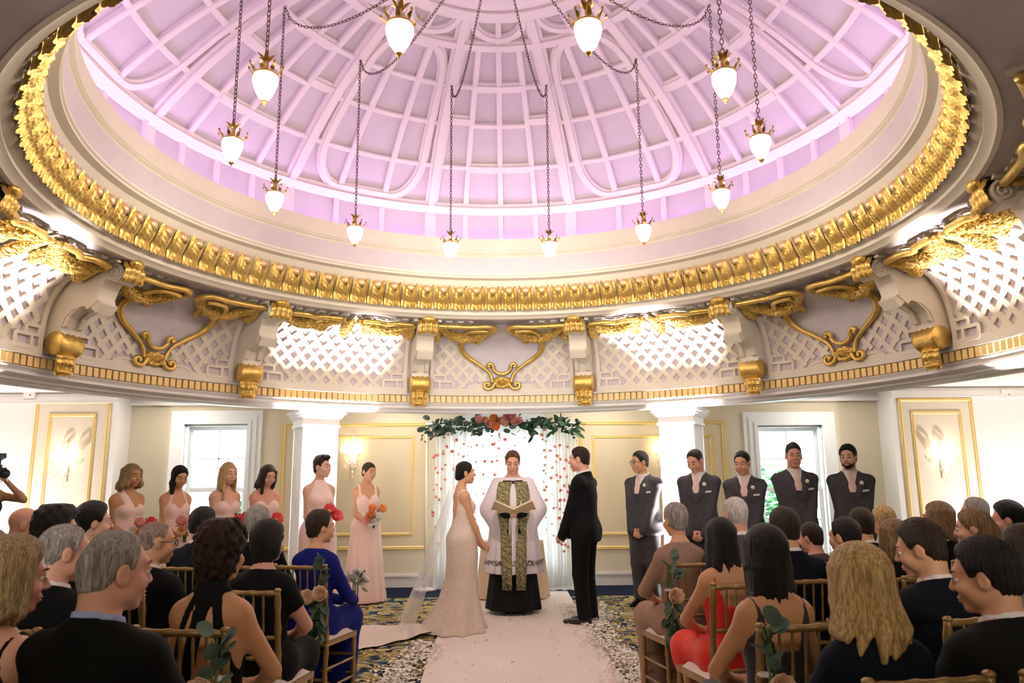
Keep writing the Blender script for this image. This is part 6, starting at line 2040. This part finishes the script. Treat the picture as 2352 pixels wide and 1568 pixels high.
guest('woman with light brown bob before the right pier panel', 2152, 1140, 5.3, 16, 'f', 'rosy', 'lightbrown', ('dress', 'blackdress', 'crew', .5), head=(30, 0, 0), hairkw=bob(.12), face=True)
guest('woman with dark blond ponytail before the right pier', 2232, 1150, 4.45, 16, 'f', 'rosy', 'lightbrown', ('dress', 'taupe', 'crew', .5), head=(38, -6, 0), hairkw=dict(line='female', lift=.010, top=.01, length=.22, strands=.003, extra=lambda f, P, k, R: (f.ell(P(0, -.10, .01), (.025*k, .025*k, .03*k), .015), f.cone(P(0, -.11, .0), P(0, -.135, -.20), .030*k, .020*k, .02))), face=True)
guest('man with dark hair at the right edge, second row', 2312, 1140, 5.2, 18, 'm', 'rosy', 'black', ('suit', 'black'), hairkw=dict(line='short', lift=.014, top=.02), head=(36, -6, 0))
G['R4'] = guest('woman with long dark hair and black sequin dress, third row by the aisle', 1755, 1187, 3.15, 10, 'f', 'tan', 'black', ('dress', 'sequin', 'tank', None, 'sequin', .40), head=(6, 0, 0), hairkw=dict(line='female', lift=.018, top=.016, h=.005, extra=locks(17, .31, 112, .022, .010, 13), length=.40, strands=.001), fine=.006, build=1.02, chair_lab='gold chiavari chair of the woman in sequins, with flowers on its post')
guest('bearded man with swept dark hair and navy suit, third row right', 2110, 1175, 3.25, 16, 'm', 'warm', 'brown', ('suit', 'navy'), hairkw=dict(line='short', lift=.010, top=.022), head=(36, -12, 0), face=True, fine=.006, build=1.05, chair_lab='gold chiavari chair under the bearded man in navy')
guest('woman with long dark hair and printed top at the right edge', 2345, 1188, 3.4, 12, 'f', 'warm', 'brown', ('dress', 'print', 'crew', .6), head=(10, 0, 0), hairkw=dict(line='female', lift=.018, top=.016, extra=locks(13, .24, 110, .024, .012, 15), length=.34, strands=.001))
G['R5'] = guest('blond woman with long layered hair in navy short-sleeved dress, nearest at the right', 1968, 1226, 2.35, 10, 'f', 'rosy', 'blond', ('dress', 'navy', 'crew', .62, 'navy', .42), head=(14, -4, 0), hairkw=dict(line='female', lift=.022, top=.018, h=.0045, extra=both(locks(17, .19, 122, .027, .026, 14, out=.022, uneven=.45, part=.01), lambda f, P, k, R: (f.cone(P(.05, -.09, -.12), P(.085, -.10, -.31), .034*k, .014*k, .01), f.cone(P(.02, -.10, -.12), P(.045, -.11, -.28), .030*k, .012*k, .01), f.cone(P(-.08, -.03, -.10), P(-.125, -.01, -.18), .026*k, .010*k, .01))), length=.38, strands=.001), fine=.006, build=1.10, chair_lab='gold chiavari chair of the blond woman nearest at the right')
guest('large dark-haired man in charcoal suit, nearest at the right', 2255, 1212, 2.42, 14, 'm', 'warm', 'black', ('suit', 'darkgrey'), hairkw=dict(line='short', lift=.014, top=.016, h=.0045), head=(34, -8, 0), face=True, fine=.0055, build=1.12, chair_lab='gold chiavari chair of the large dark-haired man at the right')
print('GUESTS DONE')
# a few empty-looking chair backs show between the guests: they belong to the rows above
# ------------------------------------------------------------------ flower sprays on the aisle chairs
def spray(chair_ob, side, label, seed, roses=1, top=.98, bottom=.45):
    """hangs on the rear post, side -1 or 1 in the chair's own frame"""
    m = chair_ob.matrix_basis
    e = empty('aisle_flower_spray', m @ Vector((side*.185, -.285, .74))); e.rotation_euler = chair_ob.rotation_euler
    tag(e, label, 'flowers', None)
    q = random.Random(seed)
    b = MB()
    for i in range(4):
        b.tube(smooth_path([(q.uniform(-.03, .03), .0, (top-.74)*q.uniform(.7, 1)), (q.uniform(-.02, .02), -.02, .08), (q.uniform(-.02, .02), -.03, 0), (q.uniform(-.03, .03), -.02, -.16), (q.uniform(-.05, .05), -.01, (bottom-.74)*q.uniform(.8, 1))]), .0035, 5)
    b.build('stems', m_stem, e, smooth=True)
    for i in range(24):
        t = i/23; z = (top-.74)+(bottom-top)*t
        a = q.uniform(-1, 1)
        up = 1 if z > .02 else -1
        putleaf(ME['euc'], e, (a*.02, -.02+q.uniform(-.01, .01), z), (a*1.2, -.35+q.uniform(-.3, .2), .5*up), q.uniform(-1.2, 1.2), q.uniform(.85, 1.35))
    for i in range(24):
        z = q.uniform((bottom-.74)*.8, -.03)
        a = q.choice((-1, 1))*q.uniform(.3, 1)
        putleaf(ME['long'], e, (0, -.03, z), (a, -.3, -.75), q.uniform(-.5, .5), q.uniform(.8, 1.2))
    spots = [(-.005, -.075, .0)] if roses == 1 else [(-.045, -.07, .0), (.035, -.075, .025)]
    for x, y, z in spots: put(ME['rose'], 'rose', e, (x, y, z), (x*4, -1, .35), q.uniform(0, 6), 1.05)
    b = MB(); b.tube([(.022*cos(t), -.0+.022*sin(t)+.022, .03) for t in np.linspace(0, 2*pi, 13)[:-1]], .006, 5, closed=True); b.build('ribbon', CL['shirt'], e, smooth=True)
    return e
spray(G['L7'][2], 1, 'eucalyptus spray with two peach roses on the front-row chair of the woman in blue', 1, 2)
spray(G['L5'][2], 1, 'eucalyptus spray with one peach rose on the bare-backed woman\'s chair', 2, 1, top=.93)
spray(G['R1'][2], -1, 'fern and eucalyptus spray with peach rose on the taupe lace woman\'s chair', 3, 1)
spray(G['R4'][2], -1, 'eucalyptus spray with peach rose on the sequin-dressed woman\'s chair', 4, 1, top=.95)
# white posy in the hands of the woman in blue
bouquet(G['L7'][0], G['L7'][1], 'posy of white tulips held by the woman in blue', [('tulip', -.03, .03, .02), ('tulip', .03, .04, .02), ('tulip', .0, .065, .01), ('tulip', .06, .02, .01), ('tulip', -.06, .02, .01), ('tulip', .02, .0, .04)], 9, leaves=8, dx=.03, dz=.09)
# ------------------------------------------------------------------ the backdrop: garland, sheer curtains, threaded flowers
m_sheer = sheer('sheer_curtain', (.95, .96, .96), .22)
cur = empty('sheer_backdrop', (.05, 11.12, 0)); tag(cur, 'white sheer curtain hung behind the couple before the middle window', 'curtain')
def pleat(x0, x1, n, amp, seed, z0=.02, z1=2.30, y=0.):
    q = random.Random(seed); ph = q.uniform(0, 6)
    def fn(u, v):
        a = amp*(.5+.5*v)
        return Vector((x0+(x1-x0)*u+.012*sin(u*n*4.1+ph), y+a*sin(2*pi*n*u+ph)+.4*a*sin(2*pi*n*1.7*u+1), max(z1+(z0-z1)*v, .015)))
    return fn
b = MB(); b.grid(pleat(-.56, .62, 13, .010, 1), 130, 6); b.build('centre_panel', m_sheer, cur, smooth=True)
b = MB(); b.grid(pleat(-.98, -.50, 9, .028, 2, y=-.04), 110, 6); b.build('side_panel', m_sheer, cur, smooth=True)
b = MB(); b.grid(pleat(.56, .99, 9, .028, 3, y=-.04), 110, 6); b.build('side_panel', m_sheer, cur, smooth=True)
b = MB()
def pool(u, v): 
    a = (u-.5)*2
    return Vector((.80+a*.32, -.06-.22*v, .015+.045*abs(sin(u*14+v*5))*(1-v*.6)*(1-a*a)))
b.grid(pool, 26, 8); b.build('pooled_hem', m_sheer, cur, smooth=True)
rod = MB(); rod.tube([(-1.12, 0, 2.315), (1.06, 0, 2.315)], .014, 10); rod.build('rod', m_white, cur, smooth=True)
for s in (-1.10, 1.04):
    b = MB(); b.tube([(s, .02, 0.02), (s, .02, 2.315)], .014, 10); b.build('stand_post', m_white, cur, smooth=True)
    b = MB(); b.lathe([(.0, .02), (.16, .02), (.16, .0), (.0, .0)], 20, c=(s, .02, .004)); b.build('stand_base', m_white, cur)
gar = empty('flower_garland', (.05, 11.03, 2.31)); tag(gar, 'eucalyptus garland with coral and peach blooms along the top of the backdrop', 'garland')
q = random.Random(21)
b = MB(); b.tube(smooth_path([(-1.15, 0, -.04), (-.7, -.02, .02), (-.2, -.02, .0), (.3, -.02, .01), (.8, -.02, .0), (1.10, 0, -.03)]), .012, 6); b.build('vine', m_stem, gar, smooth=True)
for i in range(280):
    x = q.uniform(-1.14, 1.10)
    if abs(x+.02) < .30 and q.random() < .55: continue
    sag = -.05*(abs(x) > .9)
    z = q.gauss(-.015, .062)+sag
    kind = 'euc' if (x < .15 and q.random() < .85) or q.random() < .45 else ('long' if x > .1 else 'oval')
    sc = q.uniform(1.2, 1.8)
    if kind == 'long': sc *= 1.35
    putleaf(ME[kind], gar, (x, q.uniform(-.10, .03), z), (q.uniform(-1, 1)*(1.3 if kind != 'long' else 1), -.6, q.uniform(-.9, .7)), q.uniform(-1.3, 1.3), sc)
for x0, n in ((-1.12, 5), (-.98, 4), (1.02, 5), (-.88, 2)):
    for j in range(n): putleaf(ME['euc'], gar, (x0+q.uniform(-.04, .04), -.04, -.06-.045*j), (q.uniform(-1, 1), -.5, -.8), q.uniform(-1, 1), q.uniform(.7, 1.0))
for kind, x, z, sc in (('pinkpeony', -.30, .03, 1.0), ('peach', -.23, .045, .9), ('pinkpeony', -.17, -.02, 1.0), ('orange', -.10, .055, 1.2), ('orange', -.085, -.055, 1.1), ('pinkpeony', -.03, .02, 1.0), ('pinkpeony', .04, .07, 1.0), ('peony', .09, .06, .8), ('peach', .13, .075, .9), ('pinkpeony', .15, .0, 1.05), ('pinkpeony', .20, .02, .9), ('peach', .05, -.01, .8)):
    put(ME[kind], 'flower', gar, (x*1.15, -.15, z), (q.uniform(-.5, .5), -1, q.uniform(-.2, .5)), q.uniform(0, 6), sc*1.3)
# flowers threaded over the sheers
spots = '''305 385 c;390 415 p;437 380 y;533 437 c;430 515 c;380 565 y;483 565 c;385 595 p;300 620 c;280 640 c;320 610 p;408 718 y;298 762 c;372 768 p;320 805 c;402 890 y;312 945 y;275 1000 y;355 993 c;300 1085 y;335 1115 p;270 1255 c;265 1300 c;298 1417 p;
612 490 y;660 512 w;697 520 w;765 505 c;832 512 w;935 495 c;962 490 c;1010 383 p;930 398 w;1080 432 c;1008 455 w;1010 535 p;1190 505 w;1300 420 w;560 600 w;610 632 p;660 618 w;750 690 w;852 682 c;935 690 c;985 680 c;992 628 w;1080 640 c;832 830 y;960 835 c;710 860 c;838 1045 c;745 1052 w;832 1210 c;745 1330 w;742 1265 w;
1495 382 c;1502 432 y;1535 457 w;1515 557 y;1588 557 p;1635 520 c;1690 497 c;1775 515 p;1525 325 c;1640 335 p;1530 632 y;1665 617 c;1700 658 y;1652 685 w;1770 670 c;1522 722 y;1605 752 y;1745 765 c;1510 785 y;1537 815 w;1655 838 c;1700 862 c;1775 857 p;1595 870 p;1672 903 y;1513 915 w;1740 955 p;1540 968 y;1520 1003 p;1700 1003 c;1778 1028 c;1605 1055 w;1535 1115 p;1695 1113 c;1748 1118 c;1625 1203 p;1665 1195 w;1690 1215 c;1740 1260 c;1785 1225 p;1537 1318 w;1692 1318 c;1605 1385 w;1700 1387 p;1550 1450 w;1748 1432 c;1625 1518 w;1685 1528 p;1718 1610 c;1755 1615 c;1745 1690 p;1790 1640 p;325 1610 p'''
fl_mat = {'c': petalm('threaded_coral_petals', (.96, .50, .45)), 'p': petalm('threaded_pink_petals', (.97, .72, .68)), 'y': petalm('threaded_peach_petals', (.97, .74, .55)), 'w': m_ivory}
FM = {k: bloom_mesh(.030, 6, 0, .5, .26, [v, m_dkc], 30+i) for i, (k, v) in enumerate(fl_mat.items())}
labs = {'c': 'small coral flower threaded over the white sheer backdrop', 'p': 'small pink flower threaded over the white sheer backdrop', 'y': 'small peach flower with dark heart threaded over the sheer backdrop', 'w': 'tiny ivory flower threaded over the white sheer backdrop'}
q = random.Random(5)
for t in spots.replace('\n', '').split(';'):
    x, y, k = t.split()
    px, py = 940+float(x)/4.9, 920+float(y)/4.9
    p = at(px, py, 11.02)
    o = put(FM[k], 'hanging_flower', None, p, (q.uniform(-.8, .8), -1, q.uniform(-.9, .6)), q.uniform(0, 6), q.uniform(.8, 1.15)*(.75 if k == 'w' else 1))
    tag(o, labs[k], 'flower', {'c': 'coral', 'p': 'pink', 'y': 'peach', 'w': 'ivory'}[k]+' flowers threaded over the backdrop')
# ------------------------------------------------------------------ altar table, runner, petals
m_lin = M('beige_tablecloth', (.68, .52, .36), .8, var=(30, (.64, .48, .33), .3))
tb = empty('altar_table', (.16, 10.35, 0)); tag(tb, 'small round table hidden under a beige cloth behind the celebrant', 'table')
b = MB(); b.lathe([(.001, .70), (.40, .70), (.40, .715), (.001, .715)], 40); b.build('table_top', m_chair, tb)
b = MB(); b.tube([(0, 0, .02), (0, 0, .70)], .035, 12); b.lathe([(.25, .02), (.22, .05), (.03, .07)], 24); b.build('pedestal', m_chair, tb, smooth=True)
def clothf(u, v):
    a = 2*pi*u
    if v < .3: r = .41*v/.3; z = .722
    else:
        t = (v-.3)/.7; r = .41+.055*t+.022*t*sin(11*a)+.012*t*sin(7*a+1); z = .722-.70*t
    return Vector((r*cos(a), r*sin(a), z))
b = MB(); b.grid(clothf, 110, 20)
tc_ = b.build('tablecloth', m_lin, None, smooth=True); tc_.location = (.16, 10.35, 0); tag(tc_, 'beige floor-length tablecloth in soft folds behind the celebrant', 'tablecloth')
m_run = M('runner_cloth', (.80, .70, .66), .85, var=(2.5, (.76, .65, .60), .3), bump=(40, .08))
def runf(u, v):
    y = -3.5+14.35*v
    return Vector((-.60+1.52*u+.012*sin(v*23+u*2), y, .009+.004*sin(u*7+v*31)*sin(v*17)))
b = MB(); b.grid(runf, 16, 90); rn = b.build('aisle_runner', m_run, None, smooth=True); tag(rn, 'white cloth aisle runner leading to the celebrant', 'runner')
m_pet = M('ivory_petal_drift', (.95, .88, .78), .7, var=(40, (.95, .90, .82), .3))
q = random.Random(77)
b = MB()
def petal(x, y, z, r):
    m = Matrix.Rotation(q.uniform(0, 6.28), 3, 'Z') @ Matrix.Rotation(q.uniform(-.7, .7), 3, 'X')
    c = Vector((x, y, z))
    b.add([m @ Vector(p)+c for p in ((-r, 0, r*.3), (-.3*r, -.75*r, .0), (r, 0, r*.35), (-.3*r, .75*r, .05*r), (0, 0, -.12*r))], [(0, 1, 4), (1, 2, 4), (2, 3, 4), (3, 0, 4)])
for side, x0, sp, n in ((-1, -.74, .085, 4200), (1, .99, .095, 4600)):
    for i in range(n):
        y = q.uniform(2.0, 9.6)
        x = x0+q.gauss(0, sp)+.05*sin(y*3+side)
        if side < 0 and y > 7.4 and x < -.2: continue
        pile = math.exp(-((x-x0)/sp)**2)
        petal(x, y, .022+.035*pile*q.random(), q.uniform(.012, .024))
for i in range(700): petal(q.gauss(1.02, .12), q.gauss(9.0, .25), .02+.03*q.random(), q.uniform(.016, .026))
for i in range(160): petal(q.uniform(-.5, .85), q.uniform(4, 9.5), .018, q.uniform(.012, .02))
pt = b.build('petal_drift', m_pet, None); tag(pt, 'ivory rose petals strewn along both edges of the aisle runner', 'petals', kind='stuff')
